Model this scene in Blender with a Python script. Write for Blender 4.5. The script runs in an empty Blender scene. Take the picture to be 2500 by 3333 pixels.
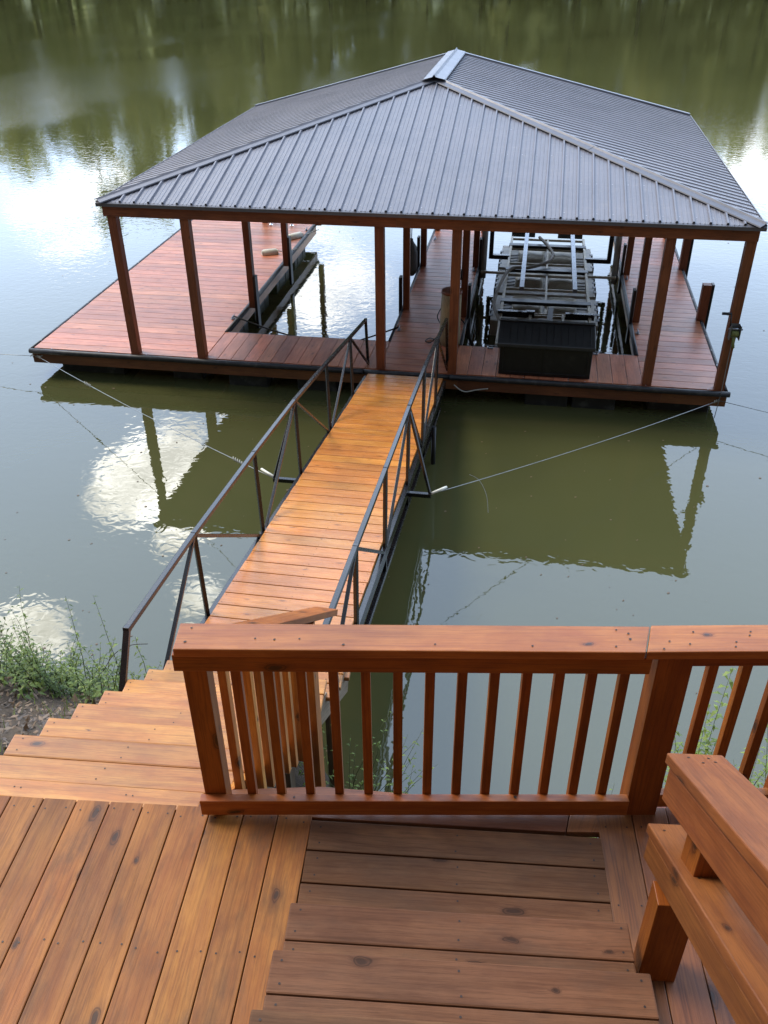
import bpy, bmesh, math, random
from mathutils import Vector, Matrix
R = math.radians
rnd = random.Random(7)
sc = bpy.context.scene
COL = sc.collection

# ------------------------------------------------------------------ helpers
def V(*a): return Vector(a if len(a) > 1 else a[0])

class MB:
    """collects boards, bars and sheets, then links them as one mesh object"""
    def __init__(s):
        s.v = []; s.f = []; s.uv = []; s.tone = []; s.mi = []; s.sm = []
    def face(s, idx, uvs, tone=.5, mi=0, smooth=False):
        s.f.append(idx); s.uv.append(uvs); s.tone.append(tone); s.mi.append(mi); s.sm.append(smooth)
    def beam(s, a, b, w, h, up=(0, 0, 1), tone=None, mi=0, off=(0, 0), ends=None):
        """box from a to b; w across, h along up; a,b are the centre line; ends=(skewA, skewB) shears the ends across"""
        a = V(*a) if not isinstance(a, Vector) else a; b = V(*b) if not isinstance(b, Vector) else b
        d = (b - a); L = d.length; d = d / L
        up = Vector(up); x = d.cross(up).normalized(); u = x.cross(d).normalized()
        a = a + x * off[0] + u * off[1]; b = b + x * off[0] + u * off[1]
        if tone is None: tone = rnd.random()
        ru, rv = rnd.uniform(0, 90), rnd.uniform(0, 90)
        n = len(s.v)
        k0, k1 = ends or (0, 0)
        for P, k in ((a, k0), (b, k1)):
            for sx, su in ((-1, -1), (1, -1), (1, 1), (-1, 1)):
                s.v.append(P + x * (w / 2 * sx) + u * (h / 2 * su) + d * (k * sx))
        per = [0, w, w + h, 2 * w + h, 2 * w + 2 * h]
        for i in range(4):
            j = (i + 1) % 4
            v0, v1 = rv + per[i], rv + per[i + 1]
            s.face((n + i, n + j, n + 4 + j, n + 4 + i), [(ru, v0), (ru, v1), (ru + L, v1), (ru + L, v0)], tone, mi)
        s.face((n + 3, n + 2, n + 1, n), [(ru, rv), (ru + w * .2, rv), (ru + w * .2, rv + h), (ru, rv + h)], tone * .6, mi)
        s.face((n + 4, n + 5, n + 6, n + 7), [(ru + 9, rv), (ru + 9 + w * .2, rv), (ru + 9 + w * .2, rv + h), (ru + 9, rv + h)], tone * .6, mi)
        return s
    def box(s, x0, x1, y0, y1, z0, z1, tone=None, mi=0):
        """axis box with its length along the longer horizontal side"""
        cx, cy, cz = (x0 + x1) / 2, (y0 + y1) / 2, (z0 + z1) / 2
        if abs(x1 - x0) >= abs(y1 - y0):
            return s.beam((x0, cy, cz), (x1, cy, cz), abs(y1 - y0), z1 - z0, tone=tone, mi=mi)
        return s.beam((cx, y0, cz), (cx, y1, cz), abs(x1 - x0), z1 - z0, tone=tone, mi=mi)
    def prism(s, poly, z0, z1, u, tone=None, mi=0):
        """flat board with an arbitrary outline (list of xy, counter-clockwise); u = grain direction"""
        if tone is None: tone = rnd.random()
        ru, rv = rnd.uniform(0, 90), rnd.uniform(0, 90)
        ux, uy = u
        n = len(s.v); m = len(poly)
        for z in (z1, z0):
            for (x, y) in poly: s.v.append(Vector((x, y, z)))
        uvs = [(ru + x * ux + y * uy, rv - x * uy + y * ux) for x, y in poly]
        s.face(tuple(range(n, n + m)), uvs, tone, mi)
        s.face(tuple(range(n + 2 * m - 1, n + m - 1, -1)), uvs[::-1], tone, mi)
        for i in range(m):
            j = (i + 1) % m
            s.face((n + i, n + m + i, n + m + j, n + j), [uvs[i], (uvs[i][0], uvs[i][1] + .04), (uvs[j][0], uvs[j][1] + .04), uvs[j]], tone * .6, mi)
        return s
    def tube(s, pts, r, n=8, mi=0, tone=.5, caps=True, sq=False):
        """round tube through pts; r a number or one per point"""
        pts = [Vector(p) for p in pts]
        rs = r if isinstance(r, (list, tuple)) else [r] * len(pts)
        base = len(s.v); N = len(pts)
        L = 0; ls = []
        for i, p in enumerate(pts):
            if i: L += (p - pts[i - 1]).length
            ls.append(L)
        prev = None
        for i, p in enumerate(pts):
            t = ((pts[min(i + 1, N - 1)] - pts[max(i - 1, 0)])).normalized()
            ref = prev if prev else (Vector((0, 0, 1)) if abs(t.z) < .9 else Vector((1, 0, 0)))
            x = t.cross(ref).normalized() if prev is None else (ref - t * ref.dot(t)).normalized()
            prev = x; y = t.cross(x)
            for k in range(n):
                a = 2 * math.pi * (k + (.5 if sq else 0)) / n
                s.v.append(p + (x * math.cos(a) + y * math.sin(a)) * rs[i])
        for i in range(N - 1):
            for k in range(n):
                k2 = (k + 1) % n
                s.face((base + i * n + k, base + i * n + k2, base + (i + 1) * n + k2, base + (i + 1) * n + k),
                       [(ls[i], k * .02), (ls[i], k * .02 + .02), (ls[i + 1], k * .02 + .02), (ls[i + 1], k * .02)], tone, mi, not sq)
        if caps:
            s.face(tuple(base + k for k in range(n))[::-1], [(0, 0)] * n, tone, mi)
            s.face(tuple(base + (N - 1) * n + k for k in range(n)), [(0, 0)] * n, tone, mi)
        return s
    def disc(s, c, r, n=6, mi=1, up=(0, 0, 1), h=.0015, squash=1.):
        c = Vector(c); up = Vector(up).normalized()
        x = up.orthogonal().normalized(); y = up.cross(x)
        b = len(s.v); a0 = rnd.uniform(0, 6.28)
        for k in range(n):
            a = a0 + 2 * math.pi * k / n
            s.v.append(c + up * h + (x * math.cos(a) + y * math.sin(a) * squash) * r)
        s.face(tuple(range(b, b + n)), [(0, 0)] * n, .5, mi)
        return s
    def quad(s, p, tone=.5, mi=0, uvs=None):
        b = len(s.v); s.v += [Vector(q) for q in p]
        s.face(tuple(range(b, b + len(p))), uvs or [(0, 0), (1, 0), (1, 1), (0, 1)][:len(p)] + [(0, 0)] * (len(p) - 4), tone, mi)
        return s
    def build(s, name, mats, parent=None, bevel=0, seg=2):
        me = bpy.data.meshes.new(name)
        if not isinstance(mats, (list, tuple)): mats = [mats]
        o = bpy.data.objects.new(name, me)
        inv = None
        if parent is not None:
            o.parent = parent
            M = WM(parent); inv = M.inverted()
        vs = [tuple(inv @ v) if inv else tuple(v) for v in s.v]
        me.from_pydata(vs, [], s.f)
        uvl = me.uv_layers.new(name='UVMap')
        at = me.attributes.new('tone', 'FLOAT', 'FACE')
        li = 0
        for fi, f in enumerate(s.f):
            for c in range(len(f)):
                uvl.data[li].uv = s.uv[fi][c]; li += 1
        at.data.foreach_set('value', s.tone)
        me.polygons.foreach_set('material_index', s.mi)
        me.polygons.foreach_set('use_smooth', s.sm)
        for m in mats: me.materials.append(m)
        me.update()
        COL.objects.link(o)
        if bevel:
            b = o.modifiers.new('bevel', 'BEVEL'); b.width = bevel; b.segments = seg; b.limit_method = 'ANGLE'; b.angle_limit = R(50)
            b.harden_normals = False
        return o

_W = {}
def WM(o):
    m = Matrix.Translation(o.location) @ o.rotation_euler.to_matrix().to_4x4()
    return WM(o.parent) @ m if o.parent else m

def thing(name, loc, label, cat, group=None):
    o = bpy.data.objects.new(name, None); o.empty_display_size = .1
    o.location = loc; COL.objects.link(o)
    return tag(o, label, cat, group)
def tag(o, label=None, cat=None, group=None, kind=None):
    if label: o['label'] = label
    if cat: o['category'] = cat
    if group: o['group'] = group
    if kind: o['kind'] = kind
    return o

# ------------------------------------------------------------------ node helpers
def newmat(name):
    m = bpy.data.materials.new(name); m.use_nodes = True
    nt = m.node_tree; nt.nodes.clear()
    out = nt.nodes.new('ShaderNodeOutputMaterial'); bs = nt.nodes.new('ShaderNodeBsdfPrincipled')
    nt.links.new(bs.outputs[0], out.inputs[0])
    return m, nt, bs
class G:
    def __init__(s, nt): s.nt = nt
    def n(s, t, **k):
        o = s.nt.nodes.new(t)
        for a, b in k.items(): setattr(o, a, b)
        return o
    def put(s, sock, v):
        if hasattr(v, 'is_output') or isinstance(v, bpy.types.NodeSocket): s.nt.links.new(v, sock)
        else: sock.default_value = v
    def math(s, op, a, b=0., c=None, clamp=False):
        o = s.n('ShaderNodeMath', operation=op, use_clamp=clamp)
        s.put(o.inputs[0], a); s.put(o.inputs[1], b)
        if c is not None: s.put(o.inputs[2], c)
        return o.outputs[0]
    def vmath(s, op, a, b=(0, 0, 0)):
        o = s.n('ShaderNodeVectorMath', operation=op); s.put(o.inputs[0], a); s.put(o.inputs[1], b); return o.outputs[0]
    def comb(s, x, y, z):
        o = s.n('ShaderNodeCombineXYZ'); s.put(o.inputs[0], x); s.put(o.inputs[1], y); s.put(o.inputs[2], z); return o.outputs[0]
    def sep(s, v):
        o = s.n('ShaderNodeSeparateXYZ'); s.put(o.inputs[0], v); return o.outputs
    def noise(s, vec, scale, detail=4, rough=.55, dist=0, out='Fac', lac=2.):
        o = s.n('ShaderNodeTexNoise'); s.put(o.inputs['Vector'], vec)
        o.inputs['Scale'].default_value = scale; o.inputs['Detail'].default_value = detail
        o.inputs['Roughness'].default_value = rough; o.inputs['Distortion'].default_value = dist
        o.inputs['Lacunarity'].default_value = lac
        return o.outputs[out]
    def mix(s, f, a, b, mode='MIX'):
        o = s.n('ShaderNodeMix', data_type='RGBA', blend_type=mode)
        s.put(o.inputs[0], f); s.put(o.inputs[6], a); s.put(o.inputs[7], b); return o.outputs[2]
    def ramp(s, f, stops, interp='LINEAR'):
        o = s.n('ShaderNodeValToRGB'); s.put(o.inputs[0], f); cr = o.color_ramp; cr.interpolation = interp
        while len(cr.elements) > 1: cr.elements.remove(cr.elements[-1])
        for i, (p, c) in enumerate(stops):
            e = cr.elements[0] if i == 0 else cr.elements.new(p)
            e.position = p; e.color = (c, c, c, 1) if not isinstance(c, tuple) else (*c, 1)
        return o.outputs[0]
    def smooth(s, f, a, b, lo=0., hi=1.):
        o = s.n('ShaderNodeMapRange', interpolation_type='SMOOTHSTEP'); s.put(o.inputs[0], f)
        o.inputs[1].default_value = a; o.inputs[2].default_value = b; o.inputs[3].default_value = lo; o.inputs[4].default_value = hi
        return o.outputs[0]
    def bump(s, h, strength, dist=.01, normal=None):
        o = s.n('ShaderNodeBump'); s.put(o.inputs['Height'], h); s.put(o.inputs['Strength'], strength)
        o.inputs['Distance'].default_value = dist
        if normal is not None: s.put(o.inputs['Normal'], normal)
        return o.outputs[0]

def wood(name, light, mid, dark, stain=None, stain_amt=.5, rough=(.28, .5), grain=.6, knots=1., knotcol=(.035, .015, .007), tonespread=.35, spec=.5, bump=.35, coat=0.):
    m, nt, bs = newmat(name); g = G(nt)
    uv = g.n('ShaderNodeUVMap'); uv.uv_map = 'UVMap'
    u, v, _ = g.sep(uv.outputs[0])
    tn = g.n('ShaderNodeAttribute', attribute_name='tone').outputs['Fac']
    # knots: sparse cells along the board
    kv = g.comb(g.math('MULTIPLY', u, 3.3), g.math('MULTIPLY', v, 7.5), 0.)
    wob = g.noise(g.comb(g.math('MULTIPLY', u, 14.), g.math('MULTIPLY', v, 14.), 0.), 1., 2, out='Color')
    kv2 = g.vmath('ADD', kv, g.vmath('MULTIPLY', g.vmath('SUBTRACT', wob, (.5, .5, .5)), (.16, .2, 0)))
    vo = g.n('ShaderNodeTexVoronoi', feature='F1', voronoi_dimensions='2D'); nt.links.new(kv2, vo.inputs['Vector']); vo.inputs['Scale'].default_value = 1.
    vo.inputs['Randomness'].default_value = .85
    kcs = g.sep(vo.outputs['Color']); kc = kcs[0]
    kd = g.math('DIVIDE', vo.outputs['Distance'], g.math('ADD', .35, kcs[1]))
    has = g.math('GREATER_THAN', kc, .72)
    core = g.math('MULTIPLY', g.smooth(kd, .045, .095, 1., 0.), has)
    halo = g.math('MULTIPLY', g.smooth(kd, .04, .24, 1., 0.), has)
    # grain bends round the knots
    vv = g.math('ADD', v, g.math('MULTIPLY', halo, .012))
    warp = g.noise(g.comb(g.math('MULTIPLY', u, 1.1), g.math('MULTIPLY', v, 5.), 3.), 1., 3)
    vv = g.math('ADD', vv, g.math('MULTIPLY', g.math('SUBTRACT', warp, .5), .035))
    gr = g.noise(g.comb(g.math('MULTIPLY', u, 2.6), g.math('MULTIPLY', vv, 110.), g.math('MULTIPLY', tn, 9.)), 1., 6, .62)
    band = g.noise(g.comb(g.math('MULTIPLY', u, .9), g.math('MULTIPLY', vv, 22.), 7.), 1., 3, .5)
    fine = g.noise(g.comb(g.math('MULTIPLY', u, 12.), g.math('MULTIPLY', vv, 420.), 1.), 1., 3, .6)
    blot = g.noise(g.comb(g.math('MULTIPLY', u, 2.2), g.math('MULTIPLY', v, 6.5), g.math('MULTIPLY', tn, 17.)), 1., 6, .68)
    patch = g.noise(g.comb(g.math('MULTIPLY', u, 3.4), g.math('MULTIPLY', v, 9.), g.math('MULTIPLY', tn, 13.)), 1., 5, .62)
    c = g.mix(g.smooth(g.math('ADD', g.math('MULTIPLY', band, .4), g.math('MULTIPLY', patch, .6)), .40, .60), (*mid, 1), (*light, 1))
    c = g.mix(g.math('MULTIPLY', g.smooth(gr, .45, .66), grain), c, (*dark, 1))
    c = g.mix(g.math('MULTIPLY', g.smooth(fine, .48, .72), .42), c, (*dark, 1))
    cg = g.noise(g.comb(g.math('MULTIPLY', u, .55), g.math('MULTIPLY', vv, 6.5), g.math('MULTIPLY', tn, 23.)), 1., 1., .4)
    ring = g.math('PINGPONG', g.math('MULTIPLY', cg, 26.), 1.)
    c = g.mix(g.math('MULTIPLY', g.smooth(ring, .70, .98), .26 * grain + .02), c, (*dark, 1))
    if stain: c = g.mix(g.math('MULTIPLY', g.smooth(blot, .45, .75), stain_amt), c, (*stain, 1))
    b2 = g.noise(g.comb(g.math('MULTIPLY', u, 1.3), g.math('MULTIPLY', v, 3.), 40.), 1., 2, .5)
    val = g.math('ADD', g.math('MULTIPLY', g.math('SUBTRACT', tn, .5), tonespread), g.math('ADD', .55, g.math('MULTIPLY', b2, .9)))
    hs = g.n('ShaderNodeHueSaturation'); nt.links.new(c, hs.inputs['Color']); g.put(hs.inputs['Value'], val)
    g.put(hs.inputs['Hue'], g.math('ADD', .495, g.math('MULTIPLY', g.math('FRACT', g.math('MULTIPLY', tn, 7.3)), .009)))
    c = hs.outputs[0]
    c = g.mix(g.math('MULTIPLY', halo, .6 * knots), c, (*dark, 1))
    c = g.mix(g.math('MULTIPLY', core, min(1, .92 * knots)), c, (*knotcol, 1))
    kr = g.math('MULTIPLY', g.smooth(g.math('ABSOLUTE', g.math('SUBTRACT', kd, .10)), .0, .022, 1., 0.), has)
    c = g.mix(g.math('MULTIPLY', kr, .7 * knots), c, (*[v_ * .5 for v_ in dark], 1))
    nt.links.new(c, bs.inputs['Base Color'])
    rg = g.math('ADD', rough[0], g.math('MULTIPLY', g.noise(g.comb(g.math('MULTIPLY', u, 5.), g.math('MULTIPLY', v, 25.), 2.), 1., 4), (rough[1] - rough[0]) * 1.0))
    nt.links.new(g.math('ADD', rg, g.math('MULTIPLY', g.math('SUBTRACT', gr, .5), .25)), bs.inputs['Roughness'])
    bs.inputs['Specular IOR Level'].default_value = spec
    bs.inputs['Coat Weight'].default_value = coat; bs.inputs['Coat Roughness'].default_value = .25
    h = g.math('ADD', g.math('MULTIPLY', gr, -.6), g.math('ADD', g.math('MULTIPLY', fine, -.5), g.math('MULTIPLY', core, -.6)))
    nt.links.new(g.bump(h, bump, .0022), bs.inputs['Normal'])
    return m

def plain(name, col, rough=.5, metal=0., spec=.5, var=.25, scale=9., bump=.15, dirt=None, coords='Object', aniso=None):
    m, nt, bs = newmat(name); g = G(nt)
    tc = g.n('ShaderNodeTexCoord').outputs[coords]
    if aniso: tc = g.vmath('MULTIPLY', tc, aniso)
    a = g.noise(tc, scale, 5, .6); b = g.noise(tc, scale * 7, 4, .6)
    val = g.math('ADD', 1 - var / 2, g.math('MULTIPLY', g.math('SUBTRACT', a, .5), var * 2.5))
    hs = g.n('ShaderNodeHueSaturation'); hs.inputs['Color'].default_value = (*col, 1); g.put(hs.inputs['Value'], val)
    c = hs.outputs[0]
    if dirt: c = g.mix(g.smooth(a, .52, .72), c, (*dirt, 1))
    nt.links.new(c, bs.inputs['Base Color'])
    bs.inputs['Metallic'].default_value = metal; bs.inputs['Specular IOR Level'].default_value = spec
    nt.links.new(g.math('ADD', rough - .1, g.math('MULTIPLY', b, .2)), bs.inputs['Roughness'])
    if bump: nt.links.new(g.bump(b, bump, .004), bs.inputs['Normal'])
    return m

def leafmat(name, a, b, trans=.35):
    m, nt, bs = newmat(name); g = G(nt)
    tn = g.n('ShaderNodeAttribute', attribute_name='tone').outputs['Fac']
    c = g.mix(tn, (*a, 1), (*b, 1))
    nt.links.new(c, bs.inputs['Base Color']); bs.inputs['Roughness'].default_value = .5
    tr = g.n('ShaderNodeBsdfTranslucent'); nt.links.new(g.mix(.5, c, (.5, .6, .1, 1), 'MULTIPLY'), tr.inputs[0])
    tr.inputs[0].default_value = (.2, .3, .05, 1)
    nt.links.new(c, tr.inputs[0])
    mx = g.n('ShaderNodeMixShader'); mx.inputs[0].default_value = trans
    nt.links.new(bs.outputs[0], mx.inputs[1]); nt.links.new(tr.outputs[0], mx.inputs[2])
    out = [n for n in nt.nodes if n.type == 'OUTPUT_MATERIAL'][0]
    nt.links.new(mx.outputs[0], out.inputs[0])
    return m

# ------------------------------------------------------------------ materials
M = {}
M['plank'] = wood('stained cedar planks', (.335, .128, .022), (.25, .082, .013), (.080, .024, .006), stain=(.080, .036, .014), stain_amt=.8, rough=(.42, .62), tonespread=.24, knots=.95, spec=.28, grain=.34)
M['tread'] = wood('honey coloured treads', (.50, .215, .038), (.40, .140, .021), (.15, .045, .008), stain=(.20, .072, .017), stain_amt=.6, tonespread=.42, grain=.4, rough=(.3, .5))
M['step'] = wood('brown weathered steps', (.175, .078, .034), (.130, .054, .022), (.038, .015, .006), stain=(.085, .045, .024), stain_amt=.6, rough=(.5, .7), knots=.9, tonespread=.15, spec=.18, grain=.3)
M['rail'] = wood('red cedar railing', (.40, .134, .021), (.31, .090, .012), (.13, .030, .005), stain=(.22, .045, .011), stain_amt=.6, tonespread=.2, spec=.45, grain=.35, rough=(.3, .5))
M['rail_side'] = wood('worn handrail timber', (.245, .082, .020), (.18, .055, .013), (.07, .020, .006), stain=(.12, .036, .014), stain_amt=.6, grain=.35, tonespread=.2, rough=(.42, .6), spec=.35, knots=.9)
M['gang'] = wood('orange gangway boards', (.57, .225, .045), (.50, .175, .028), (.30, .09, .012), stain=(.42, .135, .016), stain_amt=.45, rough=(.2, .38), tonespread=.22, knots=.55)
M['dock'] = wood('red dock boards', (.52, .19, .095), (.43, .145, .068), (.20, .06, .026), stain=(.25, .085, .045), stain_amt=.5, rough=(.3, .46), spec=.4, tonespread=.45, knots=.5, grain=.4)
M['rail2'] = wood('shade-darkened red cedar', (.30, .088, .010), (.23, .060, .007), (.08, .020, .004), stain=(.13, .03, .008), stain_amt=.55, rough=(.32, .5), tonespread=.25, spec=.35, grain=.4)  # railing cedar with the shade of its front faces put into the colour
M['post'] = wood('brown dock posts', (.25, .075, .026), (.20, .055, .018), (.085, .023, .009), stain=(.12, .038, .015), stain_amt=.5, rough=(.4, .6), knots=.5)
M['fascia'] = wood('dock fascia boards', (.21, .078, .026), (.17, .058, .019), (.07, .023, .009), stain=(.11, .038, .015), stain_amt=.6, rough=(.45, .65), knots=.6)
M['rdeck'] = wood('red brown deck boards', (.23, .080, .020), (.17, .054, .013), (.065, .020, .006), stain=(.13, .045, .016), stain_amt=.5, rough=(.35, .55), tonespread=.15, spec=.4)
M['tan'] = wood('tan slip fascia', (.50, .28, .13), (.42, .22, .10), (.2, .09, .04), stain=(.3, .15, .07), stain_amt=.4)
M['raw'] = wood('grey raw timber', (.26, .20, .13), (.20, .15, .095), (.09, .065, .04), stain=(.12, .10, .07), stain_amt=.5, rough=(.6, .8))
M['steel'] = plain('black painted steel', (.010, .010, .011), .26, .0, .5, .3, 6, .1, dirt=(.014, .011, .010))
M['galv'] = plain('galvanised steel', (.30, .32, .35), .38, .85, .5, .3, 14, .08)
M['frame'] = plain('tan lift frame', (.46, .41, .31), .5, .2, .5, .4, 7, .1, dirt=(.34, .28, .2))
M['tank'] = plain('grey lift tank', (.40, .36, .29), .5, 0, .5, .5, 3.5, .2, dirt=(.18, .145, .10))
M['black'] = plain('black plastic', (.008, .008, .009), .42, 0, .5, .4, 8, .15, dirt=(.018, .017, .015))
M['rubber'] = plain('dock rubber edge', (.024, .023, .024), .5, 0, .5, .5, 9, .25, dirt=(.05, .048, .044))
M['lid'] = plain('charcoal lid', (.032, .033, .032), .42, 0, .5, .35, 6, .15)
M['float'] = plain('wet black floats', (.02, .022, .02), .5, 0, .5, .4, 5, .2, dirt=(.06, .065, .055))
M['white'] = plain('dirty white vinyl', (.80, .77, .64), .5, 0, .5, .25, 9, .1, dirt=(.5, .45, .3))
M['pvc'] = plain('pvc guide pipe', (.34, .34, .32), .4, 0, .5, .3, 6, .05)
M['fender'] = plain('grey fender', (.11, .115, .11), .5, 0, .5, .3, 9, .1)
M['rope'] = plain('pale rope', (.45, .44, .38), .8, 0, .2, .3, 40, .3)
M['wire'] = plain('thin steel cable', (.30, .31, .31), .4, .6, .5, .3, 20, 0)
M['cord'] = plain('dark cord', (.02, .018, .016), .6, 0, .3, .3, 20, 0)
M['hose'] = plain('muddy hose', (.17, .125, .075), .6, 0, .4, .5, 14, .2, dirt=(.07, .045, .025))
M['nail'] = plain('dark nail heads', (.03, .018, .012), .5, .3, .5, .2, 20, 0)
M['screw'] = plain('bright roof screws', (.5, .5, .52), .4, .4, .5, .1, 20, 0)
M['chrome'] = plain('chrome', (.75, .75, .76), .12, 1, .5, .05, 20, 0)
M['yellow'] = plain('green strap', (.20, .22, .07), .7, 0, .3, .3, 20, .2)
M['bark'] = plain('bark', (.07, .055, .04), .9, 0, .3, .4, 6, .4)
M['leaf'] = leafmat('weed leaves', (.035, .075, .012), (.27, .36, .070), .4)
M['stem'] = plain('weed stems', (.09, .10, .035), .7, 0, .3, .4, 20, 0)
M['dry'] = leafmat('dry fallen leaves', (.04, .024, .012), (.23, .145, .08), .1)
M['wood_far'] = leafmat('far tree leaves', (.24, .28, .07), (.66, .63, .26), .65)
M['log'] = wood('old piling wood', (.34, .26, .13), (.27, .20, .10), (.12, .08, .04), stain=(.18, .14, .08), stain_amt=.5, rough=(.6, .8))

def roofmat():
    m, nt, bs = newmat('grey painted roof sheet'); g = G(nt)
    tc = g.n('ShaderNodeTexCoord').outputs['Object']
    a = g.noise(tc, 1.2, 5, .6); st = g.noise(g.vmath('MULTIPLY', tc, (3, 3, 14)), 3., 4, .6); f = g.noise(tc, 40, 3)
    c = g.mix(g.smooth(a, .3, .7), (.160, .157, .178, 1), (.20, .195, .218, 1))
    c = g.mix(g.math('MULTIPLY', g.smooth(st, .5, .75), .38), c, (.25, .235, .22, 1))
    dr = g.noise(g.vmath('MULTIPLY', tc, (9, 1.2, 1)), 2., 5, .65)
    c = g.mix(g.math('MULTIPLY', g.smooth(dr, .52, .75), .35), c, (.10, .095, .10, 1))
    nt.links.new(c, bs.inputs['Base Color'])
    bs.inputs['Metallic'].default_value = .1
    nt.links.new(g.math('ADD', .30, g.math('MULTIPLY', a, .22)), bs.inputs['Roughness'])
    nt.links.new(g.bump(g.noise(tc, 2.5, 3), .35, .02), bs.inputs['Normal'])
    return m
M['roof'] = roofmat()
M['trim'] = plain('roof trim metal', (.15, .148, .165), .46, .3, .5, .2, 2, .0)
M['ridge'] = plain('bright ridge metal', (.21, .22, .25), .48, .4, .5, .2, 3, .0)

# ------------------------------------------------------------------ camera
CAM = Vector((0, 0, 6.49))
pitch, roll, yaw = R(33.58716), R(-.5216), R(9.68591)
f = Vector((-math.sin(yaw) * math.cos(pitch), math.cos(yaw) * math.cos(pitch), -math.sin(pitch)))
rt = Vector((math.cos(yaw), math.sin(yaw), 0)); up = rt.cross(f)
r2 = rt * math.cos(roll) + up * math.sin(roll); u2 = up * math.cos(roll) - rt * math.sin(roll)
cd = bpy.data.cameras.new('camera'); cam = bpy.data.objects.new('camera', cd); COL.objects.link(cam)
mw = Matrix((r2, u2, -f)).transposed().to_4x4(); mw.translation = CAM
cam.matrix_world = mw
cd.sensor_fit = 'HORIZONTAL'; cd.sensor_width = 36; cd.lens = 36 * 2864.2 / 2500
cd.clip_start = .05; cd.clip_end = 2000
sc.camera = cam

# ------------------------------------------------------------------ sky, sun
SUN_EL, SUN_AZ = R(52), R(-72)          # azimuth from +Y towards +X
sd = bpy.data.lights.new('sun', 'SUN'); so = bpy.data.objects.new('sun', sd); COL.objects.link(so)
sdir = Vector((math.sin(SUN_AZ) * math.cos(SUN_EL), math.cos(SUN_AZ) * math.cos(SUN_EL), math.sin(SUN_EL)))
so.rotation_euler = sdir.to_track_quat('Z', 'Y').to_euler()
so.location = (-20, 20, 40)
sd.energy = 3.2; sd.angle = R(20); sd.color = (1, .90, .74)
w = bpy.data.worlds.new('World'); sc.world = w; w.use_nodes = True
nt = w.node_tree; nt.nodes.clear(); g = G(nt)
out = g.n('ShaderNodeOutputWorld'); bg = g.n('ShaderNodeBackground'); nt.links.new(bg.outputs[0], out.inputs[0])
sky = g.n('ShaderNodeTexSky'); sky.sky_type = 'NISHITA'; sky.sun_disc = False
sky.sun_elevation = SUN_EL; sky.sun_rotation = SUN_AZ; sky.air_density = 1.3; sky.dust_density = 2.5; sky.ozone_density = 1.5
tc = g.n('ShaderNodeTexCoord').outputs['Generated']
dx, dy, dz = g.sep(tc)
zz = g.math('MAXIMUM', dz, .04)
px, py = g.math('DIVIDE', dx, zz), g.math('DIVIDE', dy, zz)
pv = g.comb(px, py, 0.)
n1 = g.noise(pv, 2.6, 7, .62, .4)
n2 = g.noise(pv, 9., 5, .6, .3)
nn = g.math('ADD', g.math('MULTIPLY', n1, .80), g.math('MULTIPLY', n2, .20))
# cumulus where the lake mirrors them: (cx, cy, rx, ry, weight)
blobs = [(-.80, 1.58, .17, .30, 1.), (-.68, 1.86, .10, .13, .8), (-.64, 1.36, .09, .12, .7), (-.80, 1.02, .14, .11, 1.), (-.53, 1.16, .08, .15, .75),
         (-2.0, 3.9, .35, 1.0, .9), (-1.75, 3.1, .25, .3, .7), (-.62, 2.75, .35, .5, .85), (-.85, 3.4, .35, .5, .7), (1.2, 4.8, .40, 1.5, 1.2), (-3.4, 5.6, .9, .8, .6), (.05, .86, .22, .09, .28),
         (3.4, 3., 1.0, .8, .6), (-4., 1.5, 1.0, .8, .5)]
acc = None
for cx, cy, rx, ry, wt in blobs:
    ex = g.math('DIVIDE', g.math('SUBTRACT', px, cx), rx); ey = g.math('DIVIDE', g.math('SUBTRACT', py, cy), ry)
    d2 = g.math('ADD', g.math('MULTIPLY', ex, ex), g.math('MULTIPLY', ey, ey))
    e = g.math('MULTIPLY', g.math('POWER', 2.718, g.math('MULTIPLY', d2, -1.)), wt)
    acc = e if acc is None else g.math('MAXIMUM', acc, e)
cl = g.smooth(g.math('ADD', g.math('MULTIPLY', acc, .62), nn), .84, .95)
shade = g.smooth(g.noise(pv, 6., 4, .6), .35, .7, .45, 1.15)
low = g.smooth(dz, .05, .42, 1., 0.)
CLOUD, BLUE = 108., 1.
skyc = g.mix(.7, sky.outputs[0], (27., 34.5, 47.5, 1))     # thin bright veil over the blue
skyc = g.mix(g.math('MULTIPLY', low, .7), skyc, (33., 42., 58., 1))
skyc = g.mix(1., skyc, (1.0, 1.0, 1.0, 1), 'MULTIPLY')
cc = g.mix(1., (CLOUD, CLOUD * .985, CLOUD * .93, 1), g.comb(shade, shade, shade), 'MULTIPLY')
cc2 = g.mix(g.smooth(dz, .20, .56, 1., 0.), cc, (42., 44., 46., 1))
col = g.mix(cl, skyc, cc2)
rear = g.smooth(dy, -.12, .60, .22, 1.)      # the bright half of the sky is over the lake
col = g.mix(1., col, g.comb(rear, rear, rear), 'MULTIPLY')
nt.links.new(col, bg.inputs['Color']); bg.inputs['Strength'].default_value = .1
sc.view_settings.view_transform = 'Standard'; sc.view_settings.look = 'None'; sc.view_settings.gamma = 1
sc.view_settings.exposure = 0.
cy = sc.cycles; cy.max_bounces = 6; cy.diffuse_bounces = 3; cy.glossy_bounces = 4; cy.transmission_bounces = 2; cy.transparent_max_bounces = 4

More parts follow.
